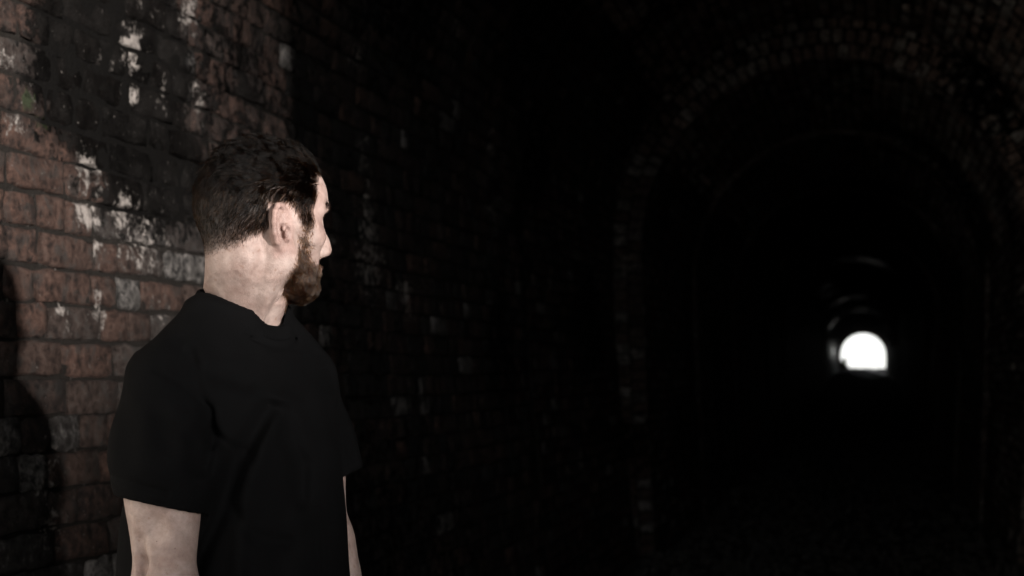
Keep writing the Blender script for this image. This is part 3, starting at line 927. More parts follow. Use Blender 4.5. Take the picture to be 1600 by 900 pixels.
# -- arms: right (near) and left (far)
SH_R, EL_R, WR_R = T(-0.172, 0.0, 1.395), np.array([-0.072, -0.187, 1.135]), np.array([-0.035, -0.225, 0.895])
SH_L, EL_L, WR_L = T(0.150, 0.016, 1.395), np.array([0.110, 0.140, 1.165]), np.array([0.164, 0.120, 0.930])
for sh, el, wr, near in ((SH_R, EL_R, WR_R, True), (SH_L, EL_L, WR_L, False)):
    B.ell(sh, (0.05, 0.05, 0.06), None, 0.03)
    B.path([sh, sh * 0.55 + el * 0.45, el], [0.048, 0.046, 0.043], 0.03)
    fa = el + (wr - el) * 0.3
    B.path([el, fa, wr], [0.042, 0.042, 0.027], 0.02)
    fw = T(0, -1, 0)
    mid = sh * 0.42 + el * 0.58
    B.ell(mid + fw * 0.007, (0.041, 0.041, 0.085), None, 0.025)                    # biceps
    B.ell(mid - fw * 0.010 + np.array([0, 0, .03]), (0.038, 0.038, 0.08), None, 0.025)   # triceps
    B.ell(el + fw * 0.010 + (wr - el) * 0.20, (0.032, 0.032, 0.075), None, 0.025)   # brachioradialis
    B.ell(el - fw * 0.026 + np.array([0, 0, -.005]), (0.022, 0.022, 0.03), None, 0.02)   # elbow point
    if near:
        B.ell(el + np.array([0.034, -0.012, -0.045]), (0.022, 0.030, 0.055), None, 0.02)
        B.path([np.array([-0.101, -0.208, 1.205]), np.array([-0.095, -0.208, 1.17]), np.array([-0.087, -0.220, 1.12])], [0.004, 0.006, 0.005], 0.016, 'cut')
        B.ell((-0.078, -0.228, 1.220), (0.014, 0.014, 0.016), None, 0.020, 'cut')
    # hand: palm, four unequal curled fingers, thumb from the side of the palm
    dn = (wr - el) / np.linalg.norm(wr - el)
    side = fw - dn * (fw @ dn); side /= np.linalg.norm(side)           # towards the thumb
    inn = np.cross(dn, side) * (1 if near else -1)
    pc = wr + dn * 0.055
    B.ell(pc, (0.050, 0.042, 0.017), np.stack([dn, side, inn], 1), 0.018)
    for q, (w, l) in enumerate(((0.030, 0.078), (0.010, 0.086), (-0.010, 0.080), (-0.029, 0.064))):
        k0 = pc + dn * 0.040 + side * w
        k1 = k0 + (dn * 0.95 + inn * 0.25) * l * 0.45
        k2 = k1 + (dn * 0.75 + inn * 0.65) * l * 0.32
        k3 = k2 + (dn * 0.5 + inn * 0.85) * l * 0.23
        B.path([k0, k1, k2, k3], [0.0095, 0.0088, 0.0080, 0.0068], 0.004)
    t0 = pc - dn * 0.018 + side * 0.034
    t1 = t0 + dn * 0.040 + side * 0.022 + inn * 0.012
    B.path([t0, t1, t1 + dn * 0.030 + inn * 0.008], [0.014, 0.0105, 0.0085], 0.010)
# -- neck
B.path([T(0, 0.012, 1.47), T(0, 0.0, 1.545), Hd(-0.022, 0, -0.075)], [0.058, 0.0545, 0.053], 0.025)
B.capsule(T(0.0, 0.018, 1.50), Hd(-0.050, 0, -0.055), 0.038, 0.038, 0.03)                 # nape
B.capsule(T(-0.030, 0.018, 1.50), Hd(-0.045, -0.03, -0.065), 0.024, 0.026, 0.02)
MAST = Hd(-0.006, -0.060, -0.052)
B.path([MAST, MAST * 0.5 + T(-0.016, -0.050, 1.487) * 0.5 + np.array([0.006, -0.009, 0]), T(-0.014, -0.054, 1.485)], [0.015, 0.0155, 0.009], 0.006)      # turned neck muscle
B.path([MAST, T(-0.044, -0.030, 1.487)], [0.011, 0.009], 0.022)
B.capsule(Hd(0.012, 0.0, -0.098), T(0.0, -0.028, 1.49), 0.024, 0.027, 0.02)
B.ell(Hd(0.016, -0.004, -0.146), (0.014, 0.013, 0.017), None, 0.018)                        # Adam's apple
B.path([Hd(-0.048, -0.046, -0.06), T(-0.052, 0.014, 1.535)], [0.014, 0.011], 0.025)
# -- skull and face (x forward, y his left, z up from eye level)
B.ell(Hd(-0.004, 0, 0.030), (0.095, 0.0745, 0.090), rot_h(0, 0), 0.02)
B.ell(Hd(-0.030, 0, 0.012), (0.071, 0.073, 0.070), rot_h(), 0.03)
B.ell(Hd(0.040, 0, 0.035), (0.060, 0.066, 0.055), rot_h(), 0.03)                          # forehead
B.ell(Hd(0.045, 0, -0.035), (0.047, 0.058, 0.060), rot_h(), 0.03)                         # mid face
B.ell(Hd(0.047, 0, -0.082), (0.039, 0.043, 0.038), rot_h(), 0.025)                        # mouth and chin mass
B.ell(Hd(0.068, 0, -0.102), (0.018, 0.022, 0.016), rot_h(), 0.02)                         # chin
for s in (-1, 1):
    B.path([Hd(-0.002, 0.059 * s, -0.030), Hd(0.012, 0.055 * s, -0.072), Hd(0.046, 0.036 * s, -0.097), Hd(0.068, 0.010 * s, -0.103)], [0.014, 0.014, 0.013, 0.012], 0.025)   # jaw
    B.ell(Hd(0.060, 0.048 * s, -0.028), (0.022, 0.018, 0.013), rot_h(-25 * s), 0.022)     # cheekbone
    B.ell(Hd(0.020, 0.066 * s, -0.010), (0.035, 0.008, 0.008), rot_h(), 0.02)             # zygomatic arch
    B.path([Hd(0.088, 0.010 * s, 0.017), Hd(0.086, 0.030 * s, 0.020), Hd(0.070, 0.050 * s, 0.012)], [0.007, 0.0075, 0.006], 0.012)   # brow ridge
    B.ell(Hd(0.090, 0.030 * s, -0.003), (0.017, 0.019, 0.0125), rot_h(-18 * s), 0.012, 'cut')   # eye socket
    B.ell(Hd(0.070, 0.031 * s, -0.002), (0.0135, 0.0135, 0.0135), rot_h(), 0.004)         # lids over the eyeball
    B.ell(Hd(0.087, 0.0315 * s, -0.0025), (0.010, 0.012, 0.0042), rot_h(-20 * s), 0.002, 'cut')  # lid opening
    B.capsule(Hd(0.0835, 0.021 * s, 0.0050), Hd(0.074, 0.045 * s, 0.003), 0.0028, 0.0025, 0.004)   # upper lid
# nose
B.path([Hd(0.085, 0, 0.010), Hd(0.092, 0, -0.008), Hd(0.104, 0, -0.030), Hd(0.1095, 0, -0.043)], [0.009, 0.0075, 0.0085, 0.0105], 0.014)
for s in (-1, 1):
    B.ell(Hd(0.098, 0.0115 * s, -0.047), (0.012, 0.0075, 0.009), rot_h(12 * s), 0.008)
    B.ell(Hd(0.102, 0.0072 * s, -0.056), (0.0062, 0.0033, 0.005), rot_h(20 * s), 0.002, 'cut')
B.capsule(Hd(0.089, 0, -0.058), Hd(0.087, 0, -0.068), 0.007, 0.008, 0.012)
# lips
for y0 in (-1, 1):
    B.path([Hd(0.0905, 0, -0.0735), Hd(0.090, 0.014 * y0, -0.0745), Hd(0.080, 0.025 * y0, -0.077)], [0.0055, 0.005, 0.003], 0.006)
    B.path([Hd(0.0880, 0, -0.0825), Hd(0.088, 0.013 * y0, -0.082), Hd(0.080, 0.024 * y0, -0.078)], [0.0065, 0.0055, 0.003], 0.006)
    B.path([Hd(0.0955, 0, -0.0778), Hd(0.094, 0.014 * y0, -0.0780), Hd(0.083, 0.026 * y0, -0.0775)], [0.0016, 0.0014, 0.001], 0.002, 'cut')
# -- ears: flared plate with helix, antihelix, tragus, lobe and a hollow concha
EAR = []
def ear(s):
    o = Hd(0.004, 0.066 * s, -0.022)
    fl = R_(34)
    ea = (-HF * math.cos(fl) + HL * s * math.sin(fl))            # backwards and outwards
    eb = HZ_ * math.cos(R_(10)) - ea * 0.0
    eb = HZ_ * 0.982 + ea * 0.19; eb = eb / np.linalg.norm(eb)    # leaning back at the top
    ec = np.cross(ea, eb); ec = ec / np.linalg.norm(ec)
    if ec @ (HL * s) < 0: ec = -ec                                # outwards
    ea2 = np.cross(eb, ec); ea2 = ea2 if ea2 @ ea > 0 else -ea2
    g = 1.24
    def E_(a, b, c=0.0): return o + (ea2 * a + eb * b + ec * c) * g
    def ell_(c, r, Rm, k, op='add'): B.ell(c, np.array(r) * g, Rm, k, op)
    Rm = np.stack([ea2, eb, ec], 1)
    EAR.append((o, Rm))
    ell_(E_(0.014, 0.004, -0.001), (0.0185, 0.027, 0.0042), Rm, 0.006)
    ell_(E_(0.006, -0.014, -0.002), (0.013, 0.016, 0.0045), Rm, 0.006)
    ell_(E_(0.006, 0.002, -0.008), (0.014, 0.022, 0.010), Rm, 0.012)
    ell_(E_(0.0065, -0.0265, 0.0005), (0.0085, 0.0085, 0.0042), Rm, 0.006)      # lobe
    ell_(E_(0.0185, 0.012, 0.006), (0.0092, 0.0140, 0.0066), Rm, 0.002, 'cut')  # scapha hollow
    ell_(E_(0.0105, -0.004, 0.005), (0.0100, 0.0120, 0.0100), Rm, 0.002, 'cut') # concha
    ell_(E_(0.0045, -0.006, 0.001), (0.0055, 0.006, 0.011), Rm, 0.002, 'cut')
    hel = [(0.007, 0.001, .003), (0.0015, 0.012, .004), (0.003, 0.0225, .0045), (0.011, 0.0305, .005), (0.021, 0.0315, .0055), (0.0295, 0.025, .006), (0.0335, 0.013, .006), (0.0325, 0.000, .005), (0.027, -0.0115, .004), (0.019, -0.020, .003), (0.011, -0.0275, .002)]
    B.path([E_(*h) for h in hel], [0.0032, 0.0035, 0.0038, 0.0040, 0.0041, 0.0042, 0.0042, 0.0041, 0.0040, 0.0042, 0.0046], 0.003)
    B.path([E_(0.014, 0.020, .002), E_(0.0205, 0.010, .003), E_(0.0215, -0.002, .0035), E_(0.017, -0.0125, .0035), E_(0.010, -0.0165, .003)], [0.0025, 0.0033, 0.0034, 0.0034, 0.0032], 0.004)
    ell_(E_(0.0005, -0.006, 0.0035), (0.0042, 0.0058, 0.004), Rm, 0.004)        # tragus
ear(-1); ear(1)
BV, BQ = B.mesh()
BV = relax(BV, BQ, 2, 0.45)

# hair and beard regions, in the head frame
def in_poly(x, z, poly): return poly_inside(np.stack([x, z], 1), np.array(poly)) 
HAIR_POLY = [(-.20, .30), (.093, .30), (.090, .083), (.080, .072), (.064, .066), (.060, .050), (.056, .036), (.047, .018), (.049, .004), (.046, -.010), (.033, -.012), (.024, .004), (.016, .018), (.004, .021), (-.010, .012), (-.022, -.014), (-.045, -.028), (-.070, -.048), (-.100, -.064), (-.20, -.075)]
BEARD_POLY = [(.030, .000), (.049, .000), (.049, -.030), (.053, -.048), (.060, -.062), (.076, -.070), (.084, -.064), (.090, -.0575), (.13, -.0575), (.13, -.145), (.045, -.136), (.026, -.122), (.012, -.104), (.009, -.088), (.018, -.070), (.028, -.045), (.031, -.020)]
hc = to_head(BV)
hair_d = in_poly(hc[:, 0], hc[:, 2], HAIR_POLY)
beard_d = in_poly(hc[:, 0], hc[:, 2], BEARD_POLY)
earz = np.zeros(len(BV), bool)
for o, Rm in EAR:
    q = (BV - o) @ Rm
    earz |= (q[:, 0] > -0.004) & (q[:, 0] < 0.050) & (q[:, 1] < 0.044) & (q[:, 1] > -0.041 + 0.25 * np.clip(0.012 - q[:, 0], 0, 1)) & (q[:, 2] > -0.0075) & (q[:, 2] < 0.02)
high = BV[:, 2] > 1.52
hairm = np.clip(0.5 + hair_d / 0.012, 0, 1) * high * ~earz
scalpm = hairm * np.clip(0.55 + 0.45 * hair_d / 0.030, 0, 1)
lips = np.clip(1 - np.hypot((hc[:, 2] + 0.078) / 0.009, np.maximum(np.abs(hc[:, 1]) - 0.018, 0) / 0.006), 0, 1) * (hc[:, 0] > 0.078) * high
beardm = np.clip(0.5 + (beard_d - 0.002 + 0.006 * vnoise(BV, 120, 71)) / 0.018, 0, 1) * high * ~earz * (1 - np.clip(lips * 3, 0, 1))
flush = np.maximum(lips, earz * high * 0.55)
flush = relax(np.repeat(flush[:, None], 3, 1), BQ, 14, 0.6)[:, 0]
flush = np.maximum(flush, 0.5 * np.exp(-((hc[:, 0] - 0.112) ** 2 + hc[:, 1] ** 2 + (hc[:, 2] + 0.047) ** 2) / 0.015 ** 2))
flush = np.maximum(flush, 0.35 * np.clip(vnoise(BV, 22, 31), 0, 1))

def skin_mat():
    t = NT('skin')
    p = t.objpos()
    n1, n2, n3 = t.lin(t.noise(p, 26, 7, 0.66), 0.28, 0.72, 0, 1), t.noise(p, 90, 6, 0.6), t.noise(p, 420, 3, 0.6)
    col = t.mix(n1, (0.275, 0.183, 0.155), (0.455, 0.352, 0.315))
    col = t.mix(t.m('MULTIPLY', t.attr('flush'), 0.75), col, (0.28, 0.145, 0.122))
    col = t.scale(col, t.lin(n2, 0.3, 0.7, 0.80, 1.14))
    # freckles and moles
    fr = t.ss(t.noise(p, 130, 2, 0.4), 0.66, 0.72)
    col = t.mix(t.m('MULTIPLY', fr, 0.45), col, (0.24, 0.14, 0.10))
    v = t.n('ShaderNodeTexVoronoi', feature='F1')
    t.put(v.inputs['Vector'], p)
    v.inputs['Scale'].default_value = 42
    mole = t.m('MULTIPLY', t.ss(v.outputs['Distance'], 0.05, 0.03), t.m('GREATER_THAN', v.outputs['Color'], 0.80))
    col = t.mix(t.m('MULTIPLY', mole, 0.7), col, (0.11, 0.06, 0.045))
    stub = t.m('MULTIPLY', t.m('POWER', t.attr('beard'), 1.6), 0.85)
    col = t.mix(stub, col, (0.045, 0.030, 0.023))
    col = t.mix(t.m('MULTIPLY', t.attr('scalp'), 0.96), col, (0.009, 0.0075, 0.0068))
    t.bump(t.m('ADD', t.m('MULTIPLY', n2, 0.6), t.m('MULTIPLY', n3, 0.6)), 0.5, 0.003)
    t.bsdf.inputs['Subsurface Weight'].default_value = 0.0
    t.bsdf.inputs['Subsurface Radius'].default_value = (0.010, 0.004, 0.002)
    t.bsdf.inputs['Subsurface Scale'].default_value = 0.5
    return t.out(col, t.lin(n2, 0.3, 0.7, 0.48, 0.64), 0.4)
M_SKIN = skin_mat()
body = obj('body', qmesh('body', BV, BQ, True, {'scalp': scalpm, 'beard': beardm, 'flush': flush}), M_SKIN, man)

# eyes
def eye_mat():
    t = NT('eye')
    p = t.objpos()
    d = t.n('ShaderNodeVectorMath', operation='DISTANCE')
    t.put(d.inputs[0], p); d.inputs[1].default_value = (0.0118, 0, 0)
    col = t.ramp(t.m('MULTIPLY', d.outputs['Value'], 100), [(0.0, (0.005, 0.005, 0.005)), (0.19, (0.005, 0.005, 0.005)), (0.22, (0.06, 0.08, 0.09)), (0.52, (0.05, 0.06, 0.065)), (0.58, (0.42, 0.37, 0.35)), (1.0, (0.45, 0.38, 0.36))])
    return t.out(col, 0.12, 0.5)
M_EYE = eye_mat()
def uvsphere(r, nu=20, nv=12):
    V = [(r * math.cos(2 * math.pi * i / nu) * math.sin(math.pi * j / nv), r * math.sin(2 * math.pi * i / nu) * math.sin(math.pi * j / nv), r * math.cos(math.pi * j / nv)) for j in range(nv + 1) for i in range(nu)]
    Q = [(j * nu + i, (j + 1) * nu + i, (j + 1) * nu + (i + 1) % nu, j * nu + (i + 1) % nu) for j in range(nv) for i in range(nu)]
    return np.array(V), np.array(Q)
for s in (-1, 1):
    V, Q = uvsphere(0.0119)
    e = obj('eye', qmesh('eye', V, Q, True), M_EYE, man)
    e.location = Hd(0.0712, 0.031 * s, -0.002)
    e.rotation_euler = (0, 0, HA - 0.12)

# -- hair as real strands
def hair_mat(name, melanin, red, rough, ior):
    t = NT(name)
    h = t.n('ShaderNodeBsdfHairPrincipled', parametrization='MELANIN')
    for k, v in (('Melanin', melanin), ('Melanin Redness', red), ('Roughness', rough), ('Radial Roughness', 0.4), ('IOR', ior), ('Random Color', 0.5), ('Random Roughness', 0.3)):
        if k in h.inputs: h.inputs[k].default_value = v
    t.t.links.new(h.outputs[0], t.t.nodes['Material Output'].inputs['Surface'])
    return t.mat

def tri_sample(V, Q, w, n):
    """n random surface points weighted by a vertex weight"""
    T3 = np.concatenate([Q[:, [0, 1, 2]], Q[:, [0, 2, 3]]])
    tw = w[T3].mean(1)
    T3 = T3[tw > 0.02]; tw = tw[tw > 0.02]
    a, b, c = V[T3[:, 0]], V[T3[:, 1]], V[T3[:, 2]]
    nr = np.cross(b - a, c - a)
    ar = np.linalg.norm(nr, axis=1)
    pr = ar * tw
    k = rng.choice(len(T3), n, p=pr / pr.sum())
    u, v = rng.random((2, n, 1))
    f = (u + v) > 1
    u, v = np.where(f, 1 - u, u), np.where(f, 1 - v, v)
    return a[k] + u * (b[k] - a[k]) + v * (c[k] - a[k]), nr[k] / np.maximum(ar[k], 1e-12)[:, None]

def strands(name, paths, radius, mat, parent):
    n, k, _ = paths.shape
    cu = bpy.data.hair_curves.new(name)
    cu.add_curves([k] * n)
    cu.attributes['position'].data.foreach_set('vector', np.ascontiguousarray(paths, np.float32).ravel())
    ra = cu.attributes.get('radius') or cu.attributes.new('radius', 'FLOAT', 'POINT')
    tap = np.linspace(1, 0.35, k)[None] * radius[:, None]
    ra.data.foreach_set('value', np.ascontiguousarray(tap, np.float32).ravel())
    o = bpy.data.objects.new(name, cu)
    COL.objects.link(o)
    cu.materials.append(mat)
    o.parent = parent
    return o

def unit(a): return a / np.maximum(np.linalg.norm(a, axis=1), 1e-9)[:, None]
def grow(P, N, D, L, lift, curl, k=6, clump=0.0, cs=45, guides=0, gather=0.8):
    """strands that leave along the normal and bend into direction D lying on the surface"""
    n = len(P)
    D = unit(D - N * (D * N).sum(1)[:, None])
    W = np.stack([vnoise(P, cs, 41), vnoise(P, cs, 42), vnoise(P, cs, 43)], 1)
    W = W - N * (W * N).sum(1)[:, None]
    R = rng.normal(0, 1, (n, 3)); R = R - N * (R * N).sum(1)[:, None]
    D = unit(D + W * clump + R * curl)
    t = np.linspace(0, 1, k)[None, :, None]
    b = np.clip(t * 1.6, 0, 1)
    lf = lift[:, None, None]
    q = P[:, None] + L[:, None, None] * t * (D[:, None] * (0.35 + 0.65 * b) * (1 - 0.25 * lf) + N[:, None] * lf * (1.15 - 0.75 * t))
    if guides:
        gi = rng.choice(n, guides, replace=False)
        near = np.empty(n, int)
        for c0 in range(0, n, 2000):
            dd = ((P[c0:c0 + 2000, None] - P[gi][None]) ** 2).sum(-1)
            near[c0:c0 + 2000] = gi[dd.argmin(1)]
        gp = q[near] - q[near][:, :1] + P[:, None] * (1 - 0.8 * t) + P[near][:, None] * (0.8 * t)
        gs = gather * np.clip((L - 0.006) / 0.02, 0.0, 1)[:, None, None]
        q = q + (gp - q) * (gs * t)
    wob = np.stack([vnoise(q.reshape(-1, 3) + R.repeat(k, 0) * 0.002, 95, 50 + c) for c in range(3)], 1).reshape(n, k, 3)
    return q + wob * (0.06 * L[:, None, None] * t * (1 + 4 * curl))

P, N = tri_sample(BV, BQ, hairm * (1 + 1.2 * np.clip((0.03 - hair_d) / 0.03, 0, 1)), 34000)
h = to_head(P); hn = N @ HR
side = np.clip((0.066 - h[:, 2]) / 0.045, 0, 1) * np.clip((np.abs(hn[:, 1]) + np.clip(-hn[:, 0], 0, 1) - 0.35) / 0.3, 0, 1)
fade = np.clip((h[:, 2] + 0.060 + 0.25 * np.clip(h[:, 0] + 0.06, -0.1, 0.2)) / 0.075, 0, 1)
sd = side * side * (3 - 2 * side)
def bl(a, b): return a * sd + b * (1 - sd)
L = bl(0.0030 + 0.017 * fade, 0.038 + 0.014 * rng.random(len(P)))
L = L * rng.uniform(0.7, 1.2, len(P)) * (1 - 0.45 * np.clip((-h[:, 0] - 0.03) / 0.05, 0, 1))
L = L * np.where((h[:, 0] > -0.03) & (h[:, 2] < 0.035), 0.55, 1.0)
dx = bl(np.where(h[:, 0] > 0.02, -0.30, -0.42), -1.0)
dz = bl(-0.9, 0.02)
front = np.clip((h[:, 0] - 0.045) / 0.03, 0, 1) * np.clip((h[:, 2] - 0.060) / 0.025, 0, 1)
D = HF[None] * (dx + front * 1.15)[:, None] + HZ_[None] * (dz + front * 0.9)[:, None] + HL[None] * (0.25 * (1 - sd))[:, None]
crown = np.clip((-h[:, 0] - 0.03) / 0.05, 0, 1) * (1 - sd)
D = D + HZ_[None] * (-0.9 * crown)[:, None]
lift = bl(0.30, 0.18) + 0.30 * front + rng.normal(0, 0.06, len(P))
paths = grow(P, N, D, L, np.clip(lift, 0.1, 1), 0.16, 8, 0.40, 30, 1500, 0.75)
M_HAIR = hair_mat('dark_hair', 1.0, 0.0, 0.28, 1.2)
strands('hair', paths, rng.uniform(0.00012, 0.00024, len(P)) * (0.65 + 0.35 * np.clip(L / 0.03, 0, 1)), M_HAIR, man)

P, N = tri_sample(BV, BQ, beardm * np.clip(0.30 + beard_d / 0.020, 0.05, 1), 15000)
h = to_head(P)
jaw = np.clip((-h[:, 2] - 0.03) / 0.06, 0, 1)
L = (0.005 + 0.006 * jaw + 0.003 * np.clip((h[:, 0] - 0.05) / 0.03, 0, 1) * (h[:, 2] < -0.085)) * rng.uniform(0.55, 1.25, len(P))
mou = (h[:, 2] > -0.074) & (h[:, 0] > 0.075)
L = np.where(mou, 0.007, L)
D = HF[None] * np.where(h[:, 0] > 0.07, 0.15, 0.30)[:, None] + HZ_[None] * -1.0 + HL[None] * (np.sign(h[:, 1]) * np.where(mou, 0.9, 0.0))[:, None]
lift = np.where(mou, 0.30, 0.42 - 0.1 * (1 - jaw)) + rng.normal(0, 0.08, len(P))
paths = grow(P, N, D, L, np.clip(lift, 0.15, 0.9), 0.34, 6, 0.7, 60, 1100, 0.7)
M_BEARD = hair_mat('brown_beard', 0.66, 0.35, 0.32, 1.5)
strands('beard', paths, rng.uniform(0.00014, 0.00026, len(P)), M_BEARD, man)

# a few stray hairs that leave the outline
P, N = tri_sample(BV, BQ, hairm * (BV[:, 2] > 1.72), 420)
D = HF[None] * rng.normal(-0.3, 0.7, (len(P), 1)) + HZ_[None] * rng.normal(0.2, 0.5, (len(P), 1)) + HL[None] * rng.normal(0, 0.5, (len(P), 1))
strands('stray_hair', grow(P, N, D, rng.uniform(0.025, 0.050, len(P)), rng.uniform(0.35, 0.8, len(P)), 0.3, 8), rng.uniform(0.00010, 0.00018, len(P)), M_HAIR, man)

# brows and lashes
bw = np.exp(-((hc[:, 2] - 0.0215 - 0.06 * np.clip(np.abs(hc[:, 1]) - .03, -.02, .03)) / 0.0048) ** 2) * (np.abs(hc[:, 1]) > 0.010) * (np.abs(hc[:, 1]) < 0.052) * (hc[:, 0] > 0.055) * high
P, N = tri_sample(BV, BQ, bw, 900)
h = to_head(P)
D = HL[None] * np.sign(h[:, 1])[:, None] + HZ_[None] * 0.25 - HF[None] * 0.3
strands('eyebrows', grow(P, N, D, rng.uniform(0.006, 0.010, len(P)), np.full(len(P), 0.35), 0.15, 5), rng.uniform(0.00012, 0.0002, len(P)), M_HAIR, man)
la_ = []
for s in (-1, 1):
    for q in np.linspace(0, 1, 36):
        p0 = Hd(0.0835, 0.021 * s, 0.0030) * (1 - q) + Hd(0.0745, 0.0445 * s, 0.002) * q + HF * 0.0035 * math.sin(math.pi * q)
        d = HF * 0.9 + HL * s * (0.15 + 0.5 * q) - HZ_ * 0.1
        la_.append([p0 + d * 0.008 * t + HZ_ * 0.005 * t * t for t in np.linspace(0, 1, 5)])
strands('eyelashes', np.array(la_), np.full(len(la_), 0.00016), M_HAIR, man)

# -- t-shirt
SHG = np.arange(-0.36, 0.36, 0.0034)
S_ = Field(SHG, SHG, np.arange(0.84, 1.62, 0.0036))
SHIRT = [(0.80, .175, .180, -.020), (0.95, .168, .184, -.016), (1.10, .158, .183, -.016), (1.22, .154, .174, -.014), (1.32, .152, .153, -.008), (1.40, .152, .127, .000), (1.45, .138, .096, .000), (1.49, .105, .074, -.004), (1.53, .064, .062, -.004)]
stack(S_, SHIRT, 0.0, 0.04, 2.3)
for s in (-1, 1):
    S_.capsule(T(0.045 * s, 0.016, 1.520), T(0.138 * s, 0.008, 1.436), 0.044, 0.054, 0.06)
SLV_R = SH_R + (EL_R - SH_R) * 0.565
SLV_L = SH_L + (EL_L - SH_L) * 0.60 + np.array([0.024, 0, 0.0])
S_.path([SH_R + np.array([0.004, 0.004, 0.0]), SH_R * 0.45 + SLV_R * 0.55, SLV_R + np.array([0.004, 0, -0.01])], [0.064, 0.0665, 0.0640], 0.05)
S_.path([SH_L, SH_L * 0.5 + SLV_L * 0.5, SLV_L + (SLV_L - SH_L) * 0.06], [0.060, 0.061, 0.062], 0.035)
# drape: long folds and the set-in sleeve seam, grooves that follow lines on the near side
def groove(pts, width, amp, near=True):
    pts = np.array(pts, float)
    lo, hi = pts.min(0) - 0.08, pts.max(0) + 0.08
    sl, (x, y, z) = S_.box((lo[0], -0.36 if near else 0, lo[1]), (hi[0], 0.03 if near else 0.36, hi[1]))
    d = None
    for a, b in zip(pts[:-1], pts[1:]):
        ab = b - a
        t = np.clip(((x - a[0]) * ab[0] + (z - a[1]) * ab[1]) / (ab @ ab), 0, 1)
        q = np.hypot(x - a[0] - t * ab[0], z - a[1] - t * ab[1])
        d = q if d is None else np.minimum(d, q)
    e = np.minimum(1, (d * 0 + 1))
    S_.F[sl] += (1.35 * amp * np.exp(-(d / width) ** 2) * np.clip(1 - np.abs(S_.F[sl]) / 0.05, 0, 1)).astype(np.float32) * e
groove([(0.062, 1.385), (0.040, 1.345), (0.020, 1.310), (0.000, 1.245), (-0.036, 1.165), (-0.055, 1.10)], 0.014, 0.016)
groove([(0.078, 1.395), (0.060, 1.340), (0.044, 1.28), (0.030, 1.20), (0.026, 1.10)], 0.014, -0.008)
groove([(0.080, 1.385), (0.092, 1.340), (0.104, 1.300), (0.108, 1.25)], 0.010, 0.008)
groove([(0.10, 1.30), (0.085, 1.22), (0.080, 1.12), (0.075, 1.0)], 0.022, 0.007)
groove([(-0.030, 1.345), (-0.024, 1.305)], 0.010, 0.008)
groove([(-0.050, 1.47), (-0.034, 1.42), (-0.020, 1.385), (-0.012, 1.34), (-0.016, 1.30)], 0.009, 0.008)
groove([(-0.068, 1.478), (-0.052, 1.430), (-0.040, 1.39)], 0.012, 0.007)
groove([(-0.091, 1.444), (-0.053, 1.423), (-0.016, 1.386), (-0.013, 1.33)], 0.0035, 0.0035)
groove([(-0.150, 1.42), (-0.120, 1.36), (-0.118, 1.32)], 0.02, 0.005)
groove([(-0.075, 1.38), (-0.060, 1.335)], 0.014, 0.005)
groove([(-0.150, 1.295), (-0.105, 1.285), (-0.06, 1.272)], 0.0042, 0.0040)
groove([(-0.02, 1.36), (0.01, 1.33), (0.04, 1.32)], 0.008, 0.006)
groove([(0.02, 1.24), (0.05, 1.20), (0.09, 1.19)], 0.010, 0.006)
groove([(-0.04, 1.45), (0.0, 1.43), (0.03, 1.42)], 0.010, 0.004)
# soft irregular crumpling
sl, (x, y, z) = S_.box((-0.36, -0.36, 0.84), (0.36, 0.36, 1.47))
gp = np.stack(np.broadcast_arrays(x[::3], y[:, ::3], z[..., ::3] * 0.55), -1)
cr = vnoise(gp, 17, 61).astype(np.float32)
cr = cr.repeat(3, 0)[:x.shape[0]].repeat(3, 1)[:, :y.shape[1]].repeat(3, 2)[..., :z.shape[2]]
S_.F[sl] += 0.0038 * cr
# sleeve openings, hem opening, neck opening
def halfspace_cut(a, d, reach, rad):
    """remove everything beyond the plane through a (normal d) within rad of the line"""
    d = d / np.linalg.norm(d)
    def fn(x, y, z):
        s = (x - a[0]) * d[0] + (y - a[1]) * d[1] + (z - a[2]) * d[2]
        r = np.sqrt(np.maximum((x - a[0]) ** 2 + (y - a[1]) ** 2 + (z - a[2]) ** 2 - s * s, 0))
        return np.maximum(np.maximum(-s, r - rad), s - reach)
    S_.apply(a - 0.25, a + 0.25, fn, 0.002, 'cut')
dR = (EL_R - SH_R) / np.linalg.norm(EL_R - SH_R)
dL = (EL_L - SH_L) / np.linalg.norm(EL_L - SH_L)
hemR = SLV_R
sl_full = S_.F.copy()
# only the sleeve lobe is trimmed: keep the torso column
Tor = Field(SHG, SHG, S_.ax[2])
stack(Tor, SHIRT, 0.004, 0.0, 2.3)
for a, d in ((hemR, dR + np.array([-0.28, 0.05, 0.0])), (SLV_L, dL + np.array([0.25, 0, 0]))):
    halfspace_cut(a, d, 0.11, 0.105)
S_.F = np.where(Tor.F < 0, np.minimum(sl_full, S_.F), S_.F)
keepF = S_.F.copy()
def cavity(a, d, rad):
    def fn(x, y, z):
        s = (x - a[0]) * d[0] + (y - a[1]) * d[1] + (z - a[2]) * d[2]
        q = np.sqrt(np.maximum((x - a[0]) ** 2 + (y - a[1]) ** 2 + (z - a[2]) ** 2 - s * s, 0))
        return np.maximum(np.maximum(-s - 0.030, s - 0.09), q - rad)
    S_.apply(a - 0.14, a + 0.14, fn, 0.002, 'cut')
cavity(hemR, dR, 0.0585)
cavity(SLV_L, dL, 0.0545)
S_.F = np.where(Tor.F < 0.001, keepF, S_.F)
